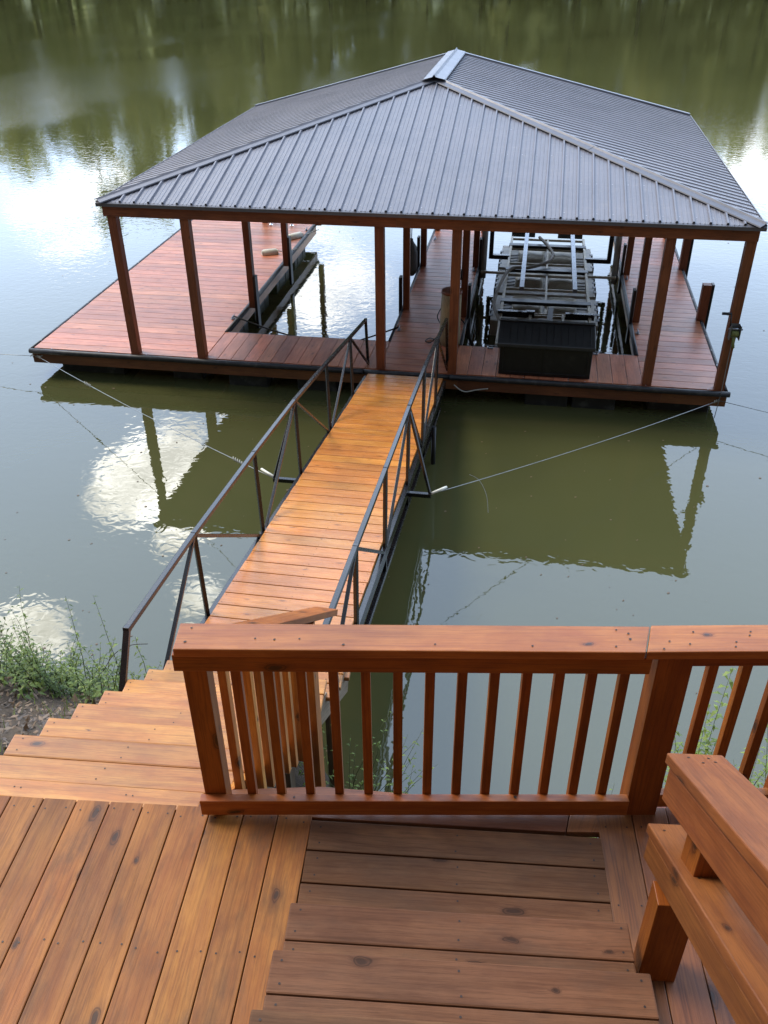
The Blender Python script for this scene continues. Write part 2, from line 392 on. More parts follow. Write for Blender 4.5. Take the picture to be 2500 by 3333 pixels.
# ------------------------------------------------------------------ water
def watermat():
    m, nt, bs = newmat('green lake water'); g = G(nt)
    tc = g.n('ShaderNodeTexCoord').outputs['Object']
    x, y, z = g.sep(tc)
    big = g.noise(tc, .045, 3, .5)
    c = g.mix(g.smooth(g.noise(tc, .12, 3), .35, .7), (.060, .062, .023, 1), (.072, .073, .027, 1))
    c = g.mix(g.smooth(y, 4.3, 6.2, .35, 0.), c, (.05, .05, .03, 1))
    nt.links.new(c, bs.inputs['Base Color'])
    bs.inputs['Roughness'].default_value = .015; bs.inputs['IOR'].default_value = 1.66
    # long soft swell, short ripples in gust patches farther out
    sw = g.noise(g.comb(g.math('MULTIPLY', x, .8), g.math('MULTIPLY', y, 1.3), 0.), 1.1, 2, .5)
    rp = g.noise(g.comb(g.math('MULTIPLY', x, 1.), g.math('MULTIPLY', y, 1.25), g.math('MULTIPLY', y, .3)), 5.6, 1.5, .5, .7)
    ch = g.noise(g.comb(g.math('MULTIPLY', x, 1.), g.math('MULTIPLY', y, 1.6), 0.), 5., 5, .72, .4)
    gust = g.noise(g.comb(g.math('MULTIPLY', x, .09), g.math('MULTIPLY', y, .035), 4.), 1., 3, .5)
    far = g.smooth(y, 16., 48.)
    gm = g.math('MULTIPLY', g.math('MULTIPLY', far, g.smooth(x, 6., -12., .35, 1.)), g.smooth(gust, .42, .60, .1, 1.))
    mid = g.smooth(y, 9., 19.)
    amp_r = g.math('ADD', .0014, g.math('MULTIPLY', mid, .0006))
    h = g.math('ADD', g.math('MULTIPLY', sw, .0016), g.math('MULTIPLY', rp, amp_r))
    h = g.math('ADD', h, g.math('MULTIPLY', ch, g.math('MULTIPLY', gm, .0058)))
    b = g.n('ShaderNodeBump'); b.inputs['Strength'].default_value = 1.; b.inputs['Distance'].default_value = 1.
    nt.links.new(h, b.inputs['Height']); nt.links.new(b.outputs[0], bs.inputs['Normal'])
    return m
mb = MB(); mb.quad([(-500, -30, 0), (500, -30, 0), (500, 146, 0), (-500, 146, 0)])
water = tag(mb.build('lake_water', watermat()), kind='structure')

# ------------------------------------------------------------------ ground
def lerp(a, b, t): return a + (b - a) * t
def pl(x, pts):
    if x <= pts[0][0]: return pts[0][1]
    for (a, b), (c, d) in zip(pts, pts[1:]):
        if x <= c: return lerp(b, d, (x - a) / (c - a))
    return pts[-1][1]
def gh(x, y):
    left = pl(y, [(-60, 14), (-14, 9.5), (-5, 4.2), (-1.5, 3.05), (2.1, 3.02), (2.8, 2.78), (4.3, 1.78), (4.75, 1.35), (5.7, -.05), (6.6, -.8), (12, -1.6)])
    right = pl(y, [(-60, 14), (-14, 9.5), (-5, 4.2), (-1.5, 3.05), (1.6, 2.6), (2.6, 1.75), (3.6, 1.0), (4.5, .12), (5.2, -.45), (6.4, -.9), (12, -1.6)])
    t = min(1, max(0, (x + 2.3) / 1.6)); t = t * t * (3 - 2 * t)
    n = .07 * math.sin(x * 1.7 + y * .9) + .05 * math.sin(x * 3.9 - y * 2.3 + 1) + .025 * math.sin(x * 8.3 + y * 7.1)
    if x > -2.5 and x < -1.0 and y > 2: n -= .15
    return lerp(left, right, t) + n * (1 if y < 5 else .5)
def groundmat():
    m, nt, bs = newmat('bare earth bank'); g = G(nt)
    tc = g.n('ShaderNodeTexCoord').outputs['Object']
    a = g.noise(tc, 3., 6, .65); b = g.noise(tc, 30., 5, .7); z = g.sep(tc)[2]
    c = g.mix(g.smooth(a, .35, .7), (.040, .027, .016, 1), (.085, .058, .034, 1))
    c = g.mix(g.math('MULTIPLY', g.smooth(b, .5, .75), .6), c, (.14, .10, .065, 1))
    c = g.mix(g.smooth(z, .15, -.05), c, (.04, .035, .02, 1))
    nt.links.new(c, bs.inputs['Base Color']); bs.inputs['Roughness'].default_value = .95
    nt.links.new(g.bump(b, .8, .03), bs.inputs['Normal'])
    return m
GM = groundmat()
mb = MB()
xs = [-300, -150, -80, -40, -20, -12, -8] + [-6 + i * .2 for i in range(61)] + [8, 12, 20, 40, 80, 150, 300]
ys = [-60, -40, -25, -14, -9, -5, -3, -1.5, 0, 1] + [1.5 + i * .15 for i in range(36)] + [7.5, 9, 12, 30]
for y in ys:
    for x in xs: mb.v.append(Vector((x, y, gh(x, y))))
nx = len(xs)
for j in range(len(ys) - 1):
    for i in range(nx - 1):
        a = j * nx + i; mb.face((a, a + 1, a + nx + 1, a + nx), [(0, 0)] * 4, .5, 0, True)
tag(mb.build('ground', GM), kind='structure')
# far shore rising behind the lake
mb = MB()
fx = [-500 + i * 25 for i in range(41)]; fy = [(142, -1), (150, .6), (165, 3), (200, 9), (320, 30)]
for y, z in fy:
    for x in fx: mb.v.append(Vector((x, y + 3 * math.sin(x * .05), z + .6 * math.sin(x * .09 + y))))
for j in range(len(fy) - 1):
    for i in range(40):
        a = j * 41 + i; mb.face((a, a + 1, a + 42, a + 41), [(0, 0)] * 4, .5, 0, True)
tag(mb.build('far_shore', plain('shaded green undergrowth', (.13, .15, .045), .9, 0, .2, .5, .3, 0)), kind='structure')

# ------------------------------------------------------------------ far woods
def woods(name, spec, leaf, nf, seed, label=None):
    q = random.Random(seed); mb = MB()
    for (x, y, zb, h, rad, tone) in spec:
        mb.tube([(x, y, zb), (x + q.uniform(-.5, .5), y, zb + h * .5), (x, y, zb + h * .85)], [.35, .25, .08], 5, mi=1)
        lobes = [(q.uniform(-.6, .6) * rad, q.uniform(-.6, .6) * rad, q.uniform(.08, .88) * h, q.uniform(.35, .62) * rad) for _ in range(14)]
        lobes.append((0, 0, h * .9, rad * .4))
        for k in range(nf):
            lx, ly, lz, lr = q.choice(lobes)
            th, ph = q.uniform(0, 6.28), math.acos(q.uniform(-1, 1)); rr = lr * q.uniform(.6, 1.05)
            c = Vector((x + lx + rr * math.sin(ph) * math.cos(th), y + ly + rr * math.sin(ph) * math.sin(th), zb + lz + rr * math.cos(ph) * 1.15))
            a = Vector((q.uniform(-1, 1), q.uniform(-1, 1), q.uniform(-.7, .7))).normalized() * leaf * q.uniform(.6, 1.3)
            b = a.cross(Vector((q.uniform(-1, 1), q.uniform(-1, 1), q.uniform(-1, 1)))).normalized() * leaf * q.uniform(.5, 1.)
            t = min(1, max(0, tone + q.uniform(-.18, .18)))
            mb.quad([c - a - b, c + a - b * .6, c + a * .7 + b, c - a * .6 + b], tone=t)
    o = mb.build(name, [M['wood_far'], M['bark']])
    tag(o, kind='stuff')
    if label: tag(o, label, 'woods')
    return o
q = random.Random(3); spec = []
x = -150
while x < 130:
    # height seen in the lake's mirror: higher at the left rim and to the right, a dip between
    h = pl(x, [(-150, 28), (-95, 29), (-88, 30), (-80, 34), (-72, 37), (-64, 34), (-57, 30), (-50, 33), (-40, 34), (-30, 31), (-18, 28), (-5, 27), (10, 29), (22, 27), (30, 22), (45, 22), (60, 28), (130, 30)]) * q.uniform(.86, 1.12)
    spec.append((x, 152 + q.uniform(-4, 5), .3, h, q.uniform(4.4, 6.6), q.choice([.12, .25, .4, .6, .8, 1.]) if x < 0 else q.choice([.5, .65, .8, .95, .75])))
    x += q.uniform(3.6, 6.2)
x = -160
while x < 140:
    spec.append((x, 162 + q.uniform(-3, 5), 1.5, q.uniform(20, 25), q.uniform(6, 8), q.choice([.1, .3, .5, .7])))
    x += q.uniform(5, 8)
woods('far_woodland', spec, 1.0, 430, 11, 'dense green woodland along the far shore mirrored in the lake')
spec = []
for i in range(26):
    x = -26 + i * 2.1 + q.uniform(-.6, .6)
    spec.append((x, -8 - 3 * (i % 3) + q.uniform(-1, 1), 5 + (i % 3) * 1.6, q.uniform(11, 15), q.uniform(3, 4.2), q.uniform(.1, .6)))
woods('blocker_woodland', spec, .55, 420, 12, 'unseen dark green woodland added behind the deck to block sky light')  # unseen trees added behind the viewer to block rear sky light

# ------------------------------------------------------------------ house behind the viewer, unseen, added to keep sky light off front faces
hs_ = thing('blocker', (0, -2., 3.), 'unseen brown lap-sided house wall and porch roof behind the upper deck', 'blocker')
mb = MB()
for k in range(54):
    mb.beam((-9, -1.9, 3.1 + k * .19), (9, -1.9, 3.1 + k * .19), .03, .21, up=(0, -.12, 1))
mb.build('wall', M['fascia'], hs_)
mb = MB(); mb.beam((-9.3, -1.9, 13.45), (9.3, -1.9, 13.45), 2.4, .2); mb.build('eave', M['fascia'], hs_)

# ------------------------------------------------------------------ upper deck
DK = 3.39
def dirv(deg): return Vector((math.cos(R(deg)), math.sin(R(deg)), 0))
UPW = 4.7
deck = thing('upper_deck', (-.4, 1.2, DK - .3), 'upper timber deck of diagonal cedar planks at the head of the stairs', 'deck')
# left planks: run az 94.4, pitch .145; they end on the border board along the stair head
du = dirv(94.3); dn = dirv(4.3)
P0 = Vector((-.705, 2.262, 0))                  # where left field meets the inset
def line_y(x, a, b): return a[1] + (b[1] - a[1]) * (x - a[0]) / (b[0] - a[0])
HEAD0, HEAD1 = (-2.105, 2.170), (-1.19, 2.256)   # far ends of the planks
mb = MB(); T = .036
nails = []
for i in range(0, 17):
    # board strip between perpendicular offsets
    o0 = -i * .1455; o1 = o0 - .1415
    e0 = P0 + dn * o0; e1 = P0 + dn * o1
    def at_y(e, y): t = (y - e.y) / du.y; return (e.x + du.x * t, y)
    def hit(e):
        # intersection with head line
        ax, ay = HEAD0; bx, by = HEAD1; m = (by - ay) / (bx - ax)
        t = (ay + m * (e.x - ax) - e.y) / (du.y - m * du.x)
        return (e.x + du.x * t, e.y + du.y * t)
    far0, far1 = hit(e0), hit(e1)
    if i < 4:
        far0, far1 = (far0[0], far0[1] + .0), (far1[0], far1[1])
    n0, n1 = at_y(e0, -.6), at_y(e1, -.6)
    mb.prism([far0, far1, n1, n0], DK - T, DK, (du.x, du.y))
    for t in (.045, .63, 1.24, 1.85):
        for s_ in (.2, .8):
            bx_ = lerp(far0[0], far1[0], s_) - du.x * t; by_ = lerp(far0[1], far1[1], s_) - du.y * t
            mb.disc((bx_ + rnd.uniform(-.006, .006), by_ + rnd.uniform(-.012, .012), DK), .0042)
mb.build('decking', [M['plank'], M['nail']], deck, bevel=.0035)
# right planks, same direction as the flight
mb = MB(); rd = dirv(95.5); rn = dirv(5.5)
Q0 = Vector((.470, 2.392, 0))
for i in range(0, 14):
    o0 = .006 + i * .1475; o1 = o0 + .143
    e0 = Q0 + rn * o0; e1 = Q0 + rn * o1
    yf = 2.52 + .16 * (e0.x - .5)
    a0 = (e0.x + rd.x * (yf - e0.y) / rd.y, yf); a1 = (e1.x + rd.x * (yf - e1.y) / rd.y, yf + .02)
    b0 = (e0.x + rd.x * (-.6 - e0.y) / rd.y, -.6); b1 = (e1.x + rd.x * (-.6 - e1.y) / rd.y, -.6)
    mb.prism([a0, b0, b1, a1], DK - T, DK, (rd.x, rd.y), tone=rnd.uniform(.1, .6))
    for t in (.1, .45, 1.05, 1.65):
        for s_ in (.2, .8):
            mb.disc((lerp(a0[0], a1[0], s_) - rd.x * t, lerp(a0[1], a1[1], s_) - rd.y * t, DK), .0042)
mb.build('decking', [M['rdeck'], M['nail']], deck, bevel=.0035)
# inset: three boards flush with the deck at the foot of the upper flight
mb = MB()
fl = dirv(4.9); fp = dirv(95.0)
def flight(c, s, t): return c + fl * s + fp * t
I0 = Vector((-.700, 2.266, 0))
for k in range(4):
    a = flight(I0, -.006, -.146 * k - .002); b = flight(I0, 1.186, -.146 * k - .002)
    c_ = flight(I0, 1.188, -.146 * k - .142); d_ = flight(I0, -.004, -.146 * k - .142)
    mb.prism([(a.x, a.y), (d_.x, d_.y), (c_.x, c_.y), (b.x, b.y)], DK - T, DK + .001, (fl.x, fl.y))
    for s_ in (.04, .6, 1.14):
        for t_ in (.035, .11):
            pt = flight(I0, s_ + rnd.uniform(-.005, .005), -.146 * k - t_); mb.disc((pt.x, pt.y, DK + .001), .0042)
mb.build('inset_board', [M['step'], M['nail']], deck, bevel=.004)
# wedge boards under the railing and border board at the stair head
mb = MB()
mb.prism([(-1.22, 2.252), (-.72, 2.275), (.34, 2.372), (.36, 2.500), (-.70, 2.44), (-1.10, 2.36)], DK - T - .002, DK - .002, (.99, .1), tone=.15)
mb.prism([(.345, 2.374), (.49, 2.395), (.47, 2.53), (.365, 2.50)], DK - T - .002, DK - .002, (.3, .95), tone=.4)
mb.build('wedge_board', M['rdeck'], deck, bevel=.003)
mb = MB(); td = dirv(4.0); tp = dirv(94.0)
A0 = Vector((-2.92, 2.195, 0))
for k, wdt in ((0, .100),):
    a = A0 - tp * .0; b = a + td * 1.73
    mb.prism([(a.x, a.y - .075), (b.x, b.y - .088), (b.x + .0, b.y + .012), (a.x, a.y + .012)], DK - T, DK - .001, (td.x, td.y), tone=.6)
for s_ in (.35, .9, 1.4):
    for dd in (0, .03): mb.disc((A0.x + td.x * s_ + dd, A0.y + td.y * s_ - .03, DK - .001), .004)
mb.build('border_board', [M['tread'], M['nail']], deck, bevel=.004)
# joists and rim under the deck
mb = MB()
for x in (-2.9, -2.1, -1.3, -.5, .3, 1.1, 1.9): mb.box(x - .02, x + .02, -.6, 2.1, DK - .24, DK - .04)
mb.beam((-3., 2.09, DK - .14), (-1.25, 2.20, DK - .14), .04, .19)
mb.beam((-1.12, 2.36, DK - .145), (2.7, 2.86, DK - .145), .04, .19)
for x0, x1, yy in ((-.78, -.55, 2.2),): mb.beam((x0 + .08, yy, DK - .06), (x0 + .32, -.5, DK - .06), .16, .03)  # plates added beneath the inset's side gaps to stand in for their shade
mb.beam((.50, 2.3, DK - .06), (.76, -.5, DK - .06), .16, .03)
mb.build('joist_and_gap_plate', M['post'], deck)
for x, y in ((-2.7, 2.0), (-1.05, 2.26), (.7, 2.5), (2.3, 2.72)):
    mb = MB(); mb.beam((x, y, gh(x, y) - .3), (x, y, DK - .245), .09, .09, up=(0, 1, 0)); mb.build('support_post', M['raw'], deck)

# ------------------------------------------------------------------ upper flight of steps
ups = thing('upper_steps', (0, 1.4, DK), 'broad brown two-board timber steps climbing from the deck towards the viewer', 'steps')
S1 = Vector((-.655, 1.748, 0)); RISE = .18
sd_ = dirv(5.4); sp_ = dirv(95.4)
for k in range(1, 5):
    z = DK + RISE * k; mb = MB()
    o = S1 - sp_ * (.2795 * (k - 1))
    for j in range(2):
        a = o + sp_ * (.031 - .1435 * j); w0 = .1405
        pts = [a, a - sp_ * w0, a - sp_ * w0 + sd_ * 1.20, a + sd_ * 1.197]
        mb.prism([(p_.x, p_.y) for p_ in pts], z - .038, z, (sd_.x, sd_.y))
        for s_ in (.035, .6, 1.165):
            for t_ in (.03, .108):
                c = a - sp_ * (t_ + rnd.uniform(-.006, .006)) + sd_ * (s_ + rnd.uniform(-.006, .006)); mb.disc((c.x, c.y, z), .0042)
    mb.build('tread', [M['step'], M['nail']], ups, bevel=.006)
for s_ in (.05, .6, 1.15):
    mb = MB(); a = S1 + sd_ * s_
    for k in range(1, 5):
        o = a - sp_ * (.2795 * (k - 1))
        mb.beam(o - sp_ * .02 + Vector((0, 0, DK + RISE * (k - .5) - .019)), o - sp_ * .26 + Vector((0, 0, DK + RISE * (k - .5) - .019)), .04, RISE - .04)
    mb.build('stringer', M['step'], ups)

# ------------------------------------------------------------------ front railing
RO = Vector((-1.156, 2.191, DK)); ru = dirv(9.25); rn_ = Vector((-ru.y, ru.x, 0)) # rn_ points away from the viewer
def rp(s, d, z): return RO + ru * s + rn_ * d + Vector((0, 0, z))
rail = thing('deck_railing', rp(.9, .05, 0), 'red cedar railing with slatted balusters across the middle of the deck', 'railing')
sag = lambda s: -.025 * s / 1.75
mb = MB()
mb.beam(rp(.012, .062, .945), rp(1.725, .062, .945 + sag(1.75)), .142, .038, ends=(.0, -.025))
for s_, d_ in ((.05, .03), (.06, .105), (.30, .05), (.37, .045), (.46, .05), (1.62, .11), (1.66, .06), (1.60, .02), (1.66, .09), (.62, .02), (1.3, .02), (.95, .025)):
    mb.disc(rp(s_, d_, .965 + sag(s_)), .0045 + rnd.uniform(0, .002), squash=.7)
mb.build('cap', [M['rail'], M['nail']], rail, bevel=.004)
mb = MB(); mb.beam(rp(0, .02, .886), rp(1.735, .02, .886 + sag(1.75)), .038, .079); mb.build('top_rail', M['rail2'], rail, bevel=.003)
mb = MB(); mb.beam(rp(0.002, .019, .076), rp(1.766, .019, .066), .038, .088); mb.disc(rp(.39, .02, .119), .005)
mb.disc(rp(1.30, .02, .116), .008); mb.build('bottom_rail', [M['rail'], M['nail']], rail, bevel=.003)
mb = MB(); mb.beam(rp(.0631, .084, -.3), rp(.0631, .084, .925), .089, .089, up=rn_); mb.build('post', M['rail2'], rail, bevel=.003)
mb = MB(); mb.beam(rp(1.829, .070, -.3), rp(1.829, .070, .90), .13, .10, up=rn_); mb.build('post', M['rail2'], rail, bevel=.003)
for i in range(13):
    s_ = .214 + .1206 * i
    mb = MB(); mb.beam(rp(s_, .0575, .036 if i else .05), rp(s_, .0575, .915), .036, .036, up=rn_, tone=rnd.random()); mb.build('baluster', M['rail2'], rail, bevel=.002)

rail2 = thing('deck_railing', rp(2.4, .05, 0), 'red cedar railing section right of the thick corner post', 'railing')
mb = MB()
mb.beam(rp(1.732, .068, .918), rp(3.6, .068, .925), .145, .038, ends=(-.025, 0))
for s_, d_ in ((1.80, .05), (1.87, .035), (1.90, .10), (1.77, .01), (2.03, .02), (2.04, .045), (2.11, .1), (2.10, .08)): mb.disc(rp(s_, d_, .939), .005, squash=.7)
mb.build('cap', [M['rail'], M['nail']], rail2, bevel=.004)
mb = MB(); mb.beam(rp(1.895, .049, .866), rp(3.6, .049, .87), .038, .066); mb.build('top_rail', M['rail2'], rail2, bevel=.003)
mb = MB(); mb.beam(rp(1.895, .049, .074), rp(3.6, .049, .074), .038, .076); mb.disc(rp(1.95, .05, .113), .009); mb.build('bottom_rail', [M['rail'], M['nail']], rail2, bevel=.003)
for i in range(12):
    s_ = 1.998 + .126 * i
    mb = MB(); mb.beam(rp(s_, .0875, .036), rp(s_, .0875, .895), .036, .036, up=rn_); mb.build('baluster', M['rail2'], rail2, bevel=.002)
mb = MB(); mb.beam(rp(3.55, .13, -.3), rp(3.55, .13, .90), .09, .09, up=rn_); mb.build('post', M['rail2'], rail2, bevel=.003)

# ------------------------------------------------------------------ handrail beside the upper flight (two sloping beams)
hr = thing('step_handrail', (.66, 1.5, DK), 'heavy double sloping handrail of thick weathered beams beside the upper steps', 'handrail')
HA = Vector((.567, 1.866, DK)); hu = dirv(95.7); hn = dirv(5.7)
def hp(a, n_, z): return HA + hu * a + hn * n_ + Vector((0, 0, z))
SL = .618
upv = Vector((hu.x * SL, hu.y * SL, 1)).normalized()  # perpendicular-ish to the slope
def sbeam(nm, a0, z0, a1, n0, w_, h_, mat=None, nl=()):
    """sloping board; top edge passes a0,z0; plumb ends"""
    mb = MB(); z1 = z0 + (a0 - a1) * SL
    vs = [hp(a0, n0, z0 - h_), hp(a0, n0 + w_, z0 - h_), hp(a0, n0 + w_, z0), hp(a0, n0, z0), hp(a1, n0, z1 - h_), hp(a1, n0 + w_, z1 - h_), hp(a1, n0 + w_, z1), hp(a1, n0, z1)]
    b = len(mb.v); mb.v += vs; L = (vs[4] - vs[0]).length; t = rnd.random(); u0 = rnd.uniform(0, 50); v0 = rnd.uniform(0, 50)
    per = [0, w_, w_ + h_, 2 * w_ + h_, 2 * w_ + 2 * h_]
    for i in range(4):
        j = (i + 1) % 4
        mb.face((i, 4 + i, 4 + j, j), [(u0, v0 + per[i]), (u0 + L, v0 + per[i]), (u0 + L, v0 + per[i + 1]), (u0, v0 + per[i + 1])], t)
    mb.face((0, 1, 2, 3), [(u0, v0), (u0 + .02, v0), (u0 + .02, v0 + h_), (u0, v0 + h_)], t); mb.face((7, 6, 5, 4), [(u0, v0), (u0 + .02, v0), (u0 + .02, v0 + h_), (u0, v0 + h_)], t)
    for (na, nn_) in nl: mb.disc(hp(na, nn_, z0 + (a0 - na) * SL), .005, up=upv)
    return mb.build(nm, [mat or M['rail_side'], M['nail']], hr, bevel=.005)
sbeam('cap', .128, .944, -1.9, -.004, .172, .046, nl=((.09, .05), (.09, .11), (.06, .12), (.05, .08)))
sbeam('upper_beam', .112, .944 - .050, -1.9, .008, .13, .150)
sbeam('cap', .153, .566, -1.9, .000, .20, .046, nl=((.10, .04), (.10, .12), (-.2, .05)))
sbeam('lower_beam', .140, .566 - .050, -1.9, .008, .16, .120)
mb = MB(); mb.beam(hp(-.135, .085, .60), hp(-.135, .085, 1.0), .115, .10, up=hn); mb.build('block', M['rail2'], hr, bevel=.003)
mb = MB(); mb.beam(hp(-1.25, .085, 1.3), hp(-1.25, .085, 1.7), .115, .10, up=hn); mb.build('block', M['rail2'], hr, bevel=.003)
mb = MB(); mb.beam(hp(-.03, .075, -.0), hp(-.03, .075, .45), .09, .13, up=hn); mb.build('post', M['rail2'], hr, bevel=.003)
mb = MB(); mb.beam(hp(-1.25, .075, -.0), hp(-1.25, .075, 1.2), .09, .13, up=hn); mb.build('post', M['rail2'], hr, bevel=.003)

# ------------------------------------------------------------------ stairs down to the gangway
st = thing('lower_stairs', (-1.8, 3.4, 2.6), 'honey coloured wooden stairs running down the bank to the gangway', 'stairs')
TD = dirv(4.1); TP = dirv(94.1)
def tcorner(k): return Vector((-2.4255 + .0023 * (k - 2), 2.797 + .2844 * (k - 2), 3.034 - .1765 * (k - 2)))
for k in range(1, 11):
    c = tcorner(k); mb = MB(); wdt = 1.27 if k > 1 else 1.30
    if k == 1: c = c - TD * .55; wdt = 1.83
    for j in range(2):
        a = c - TP * (.1455 * j); b0 = .1400
        pts = [a, a - TP * b0, a - TP * b0 + TD * wdt, a + TD * wdt]
        mb.prism([(p_.x, p_.y) for p_ in pts], c.z - .038, c.z, (TD.x, TD.y), tone=rnd.uniform(.15, .95))
        for s_ in (.04, .62, 1.2):
            for t_ in (.035, .105):
                n_ = a - TP * (t_ + rnd.uniform(-.008, .008)) + TD * (s_ + rnd.uniform(-.02, .02)); mb.disc((n_.x, n_.y, c.z), .0045)
    mb.build('tread', [M['tread'], M['nail']], st, bevel=.009)
for s_ in (.03, 1.22):
    mb = MB()
    a = tcorner(1) + TD * s_ + Vector((0, 0, -.17)); b = tcorner(10) + TD * s_ + Vector((0, 0, -.17))
    mb.beam(a - TP * .25, b - TP * .12, .04, .21); mb.build('stringer', M['raw'], st, bevel=.003)
for k in range(1, 10):
    c = tcorner(k); mb = MB(); a = c + TP * -.02 + Vector((0, 0, -.11)) + TD * .06
    mb.beam(a, a + TD * 1.14, .02, .13); mb.build('riser', M['tread'], st)
mb = MB()
for x, y in ((-2.38, 4.6), (-1.2, 4.6), (-1.2, 3.4)):
    mb.beam((x, y, -1.0 if y > 4 else gh(x, y) - .3), (x, y, 1.72 if y > 4 else 2.3), .09, .09, up=(0, 1, 0))
mb.build('support_post', M['raw'], st)

# stair railing going down from the corner post
sr = thing('stair_railing', (-1.1, 2.9, 3.0), 'cedar railing sloping down the right side of the lower stairs', 'railing')
GA = Vector((-1.118, 2.255, DK + .935)); gu = dirv(88.0); gn = Vector((gu.y, -gu.x, 0)); GS = .738
def gp(t, n_, dz=0): return GA + gu * t + gn * n_ + Vector((0, 0, -GS * t + dz))
mb = MB(); mb.beam(gp(.05, .01), gp(1.76, .01), .142, .038); mb.build('cap', M['rail'], sr, bevel=.004)
mb = MB(); mb.beam(gp(.09, .0, -.07), gp(1.28, .0, -.07), .038, .085); mb.build('top_rail', M['tread'], sr, bevel=.003)
mb = MB(); mb.beam(gp(.09, .0, -.93), gp(1.28, .0, -.93), .038, .085); mb.build('bottom_rail', M['tread'], sr, bevel=.003)
for i in range(9):
    t = .18 + i * .118
    mb = MB(); mb.beam(gp(t, .038, -1.02), gp(t, .038, -.05), .036, .036, up=gn); mb.build('baluster', M['tread'], sr, bevel=.002)
for t, zb in ((1.27, .9),):
    mb = MB(); q_ = gp(t, .03, -.05); mb.beam((q_.x, q_.y, zb), q_, .089, .089, up=gn); mb.build('post', M['rail'], sr, bevel=.003)

# ------------------------------------------------------------------ gangway
gw = thing('gangway', (-1.85, 8.7, 1.1), 'long orange timber gangway with black steel handrails reaching the dock', 'gangway')
GX0, GX1 = -2.445, -1.225
def gz(y): return .475 + .1537 * (12.87 - y)
gs = Vector((0, 1, -.1537)).normalized()
mb = MB(); y = 4.62; i = 0
while y < 12.80:
    y1 = y + .1985
    t = rnd.random()
    mb.beam((GX0 + rnd.uniform(-.003, .003), (y + y1) / 2, gz((y + y1) / 2) - .018), (GX1 + rnd.uniform(-.003, .003), (y + y1) / 2, gz((y + y1) / 2) - .018), .1935, .036, up=(0, .1537, 1), tone=t)
    for s_ in (.03, .61, 1.19):
        for dy_ in (.035, .16):
            mb.disc((GX0 + s_, y + dy_, gz(y + dy_)), .0045, up=(0, .15, 1))
    y = y1 + .0035
mb.build('decking', [M['gang'], M['nail']], gw, bevel=.004)
mb = MB()
for x in (GX0 - .03, GX1 + .03):
    mb.beam((x, 4.5, gz(4.5) - .09), (x, 12.86, gz(12.86) - .09), .05, .12)
    mb.beam((x, 5.4, gz(5.4) - .36), (x, 12.2, gz(12.2) - .30), .045, .05)
for k in range(6):
    y = 5.42 + 1.6 * k - .0
    mb.beam((GX0, y, gz(y) - .10), (GX1, y, gz(y) - .10), .05, .08)
    for x in (GX0 - .03, GX1 + .03):
        if 5.4 < y < 12.3: mb.beam((x, y, gz(y) - .36), (x, y, gz(y) - .12), .04, .04, up=(0, 1, 0))
mb.build('frame', M['steel'], gw, bevel=.003)
Ynode = [5.44, 7.08, 8.68, 10.28, 11.85, 13.16]
def side(x, tops, y_start, pre):
    """pre = lower end of the bent rail beside the stairs"""
    mb = MB()
    pts = pre + [(x, yy, zz) for yy, zz in tops]
    for a, b in zip(pts, pts[1:]):
        mb.beam(a, b, .042, .042)
    for p_ in pts[1:-1]: mb.beam(Vector(p_) + Vector((0, -.023, .005)), Vector(p_) + Vector((0, .023, -.003)), .044, .044)
    mb.build('handrail', M['steel'], gw, bevel=.004)
tl = [(5.50, 2.415), (7.15, 2.235), (8.70, 2.045), (10.30, 1.79), (11.85, 1.52), (13.08, 1.31), (13.22, .50)]
tr = [(5.55, 2.395), (7.02, 2.25), (8.62, 2.10), (10.0, 1.955), (11.5, 1.73), (12.7, 1.53), (13.16, .50)]
side(-2.50, tl, 0, [(-2.44, 3.86, 2.24), (-2.47, 4.15, 2.57)])
side(-1.18, tr, 0, [(-1.30, 3.70, 2.2), (-1.16, 4.05, 2.585)])
def bar(a, b, r_=.03, m_='steel', nm='brace'):
    mb = MB(); mb.beam(a, b, r_, r_); return mb.build(nm, M[m_], gw, bevel=.003)
for x, tops in ((-2.50, tl), (-1.18, tr)):
    bx = GX0 - .035 if x < -2 else GX1 + .035
    for i in range(5):
        y, zt = tops[i]
        yb = y - .02
        bar((bx, yb, gz(yb) - .12), (x, y, zt), .034, nm='upright')
    # diagonals of the truss
    bar((bx, 4.46, gz(4.46) - .05), (x, tops[0][0] - .02, tops[0][1] - .02))
    bar((x, tops[0][0] + .02, tops[0][1] - .03), (bx, tops[1][0] - .06, gz(tops[1][0]) - .06), .032)
    bar((bx, tops[1][0] + .05, gz(tops[1][0]) - .06), (x, tops[2][0] - .02, tops[2][1] - .03))
    bar((x, tops[2][0] + .03, tops[2][1] - .03), (bx, tops[3][0] - .06, gz(tops[3][0]) - .06), .028)
    bar((bx, tops[3][0] + .05, gz(tops[3][0]) - .06), (x, tops[4][0] - .02, tops[4][1] - .03))
    bar((x, tops[4][0] + .03, tops[4][1] - .03), (bx, 13.14, .53), .03)
# outriggers that carry the guy cables
bar((GX0, 8.60, gz(8.6) - .10), (-2.80, 8.60, gz(8.6) - .10), .05, nm='outrigger')
bar((-2.79, 8.60, gz(8.6) - .09), (-2.51, 8.68, 2.00), .030)
bar((GX1, 8.50, gz(8.5) - .10), (-.90, 8.50, gz(8.5) - .10), .05, nm='outrigger')
bar((-.91, 8.50, gz(8.5) - .09), (-1.17, 8.60, 2.05), .030)
mb = MB()
mb.tube([(-1.15, 11.0, -.3), (-1.15, 11.0, gz(11) - .16)], .035, 10); mb.build('leg', M['black'], gw)
mb = MB(); mb.tube([(-2.50, 11.0, -.3), (-2.50, 11.0, gz(11) - .16)], .06, 10); mb.build('leg', M['black'], gw)

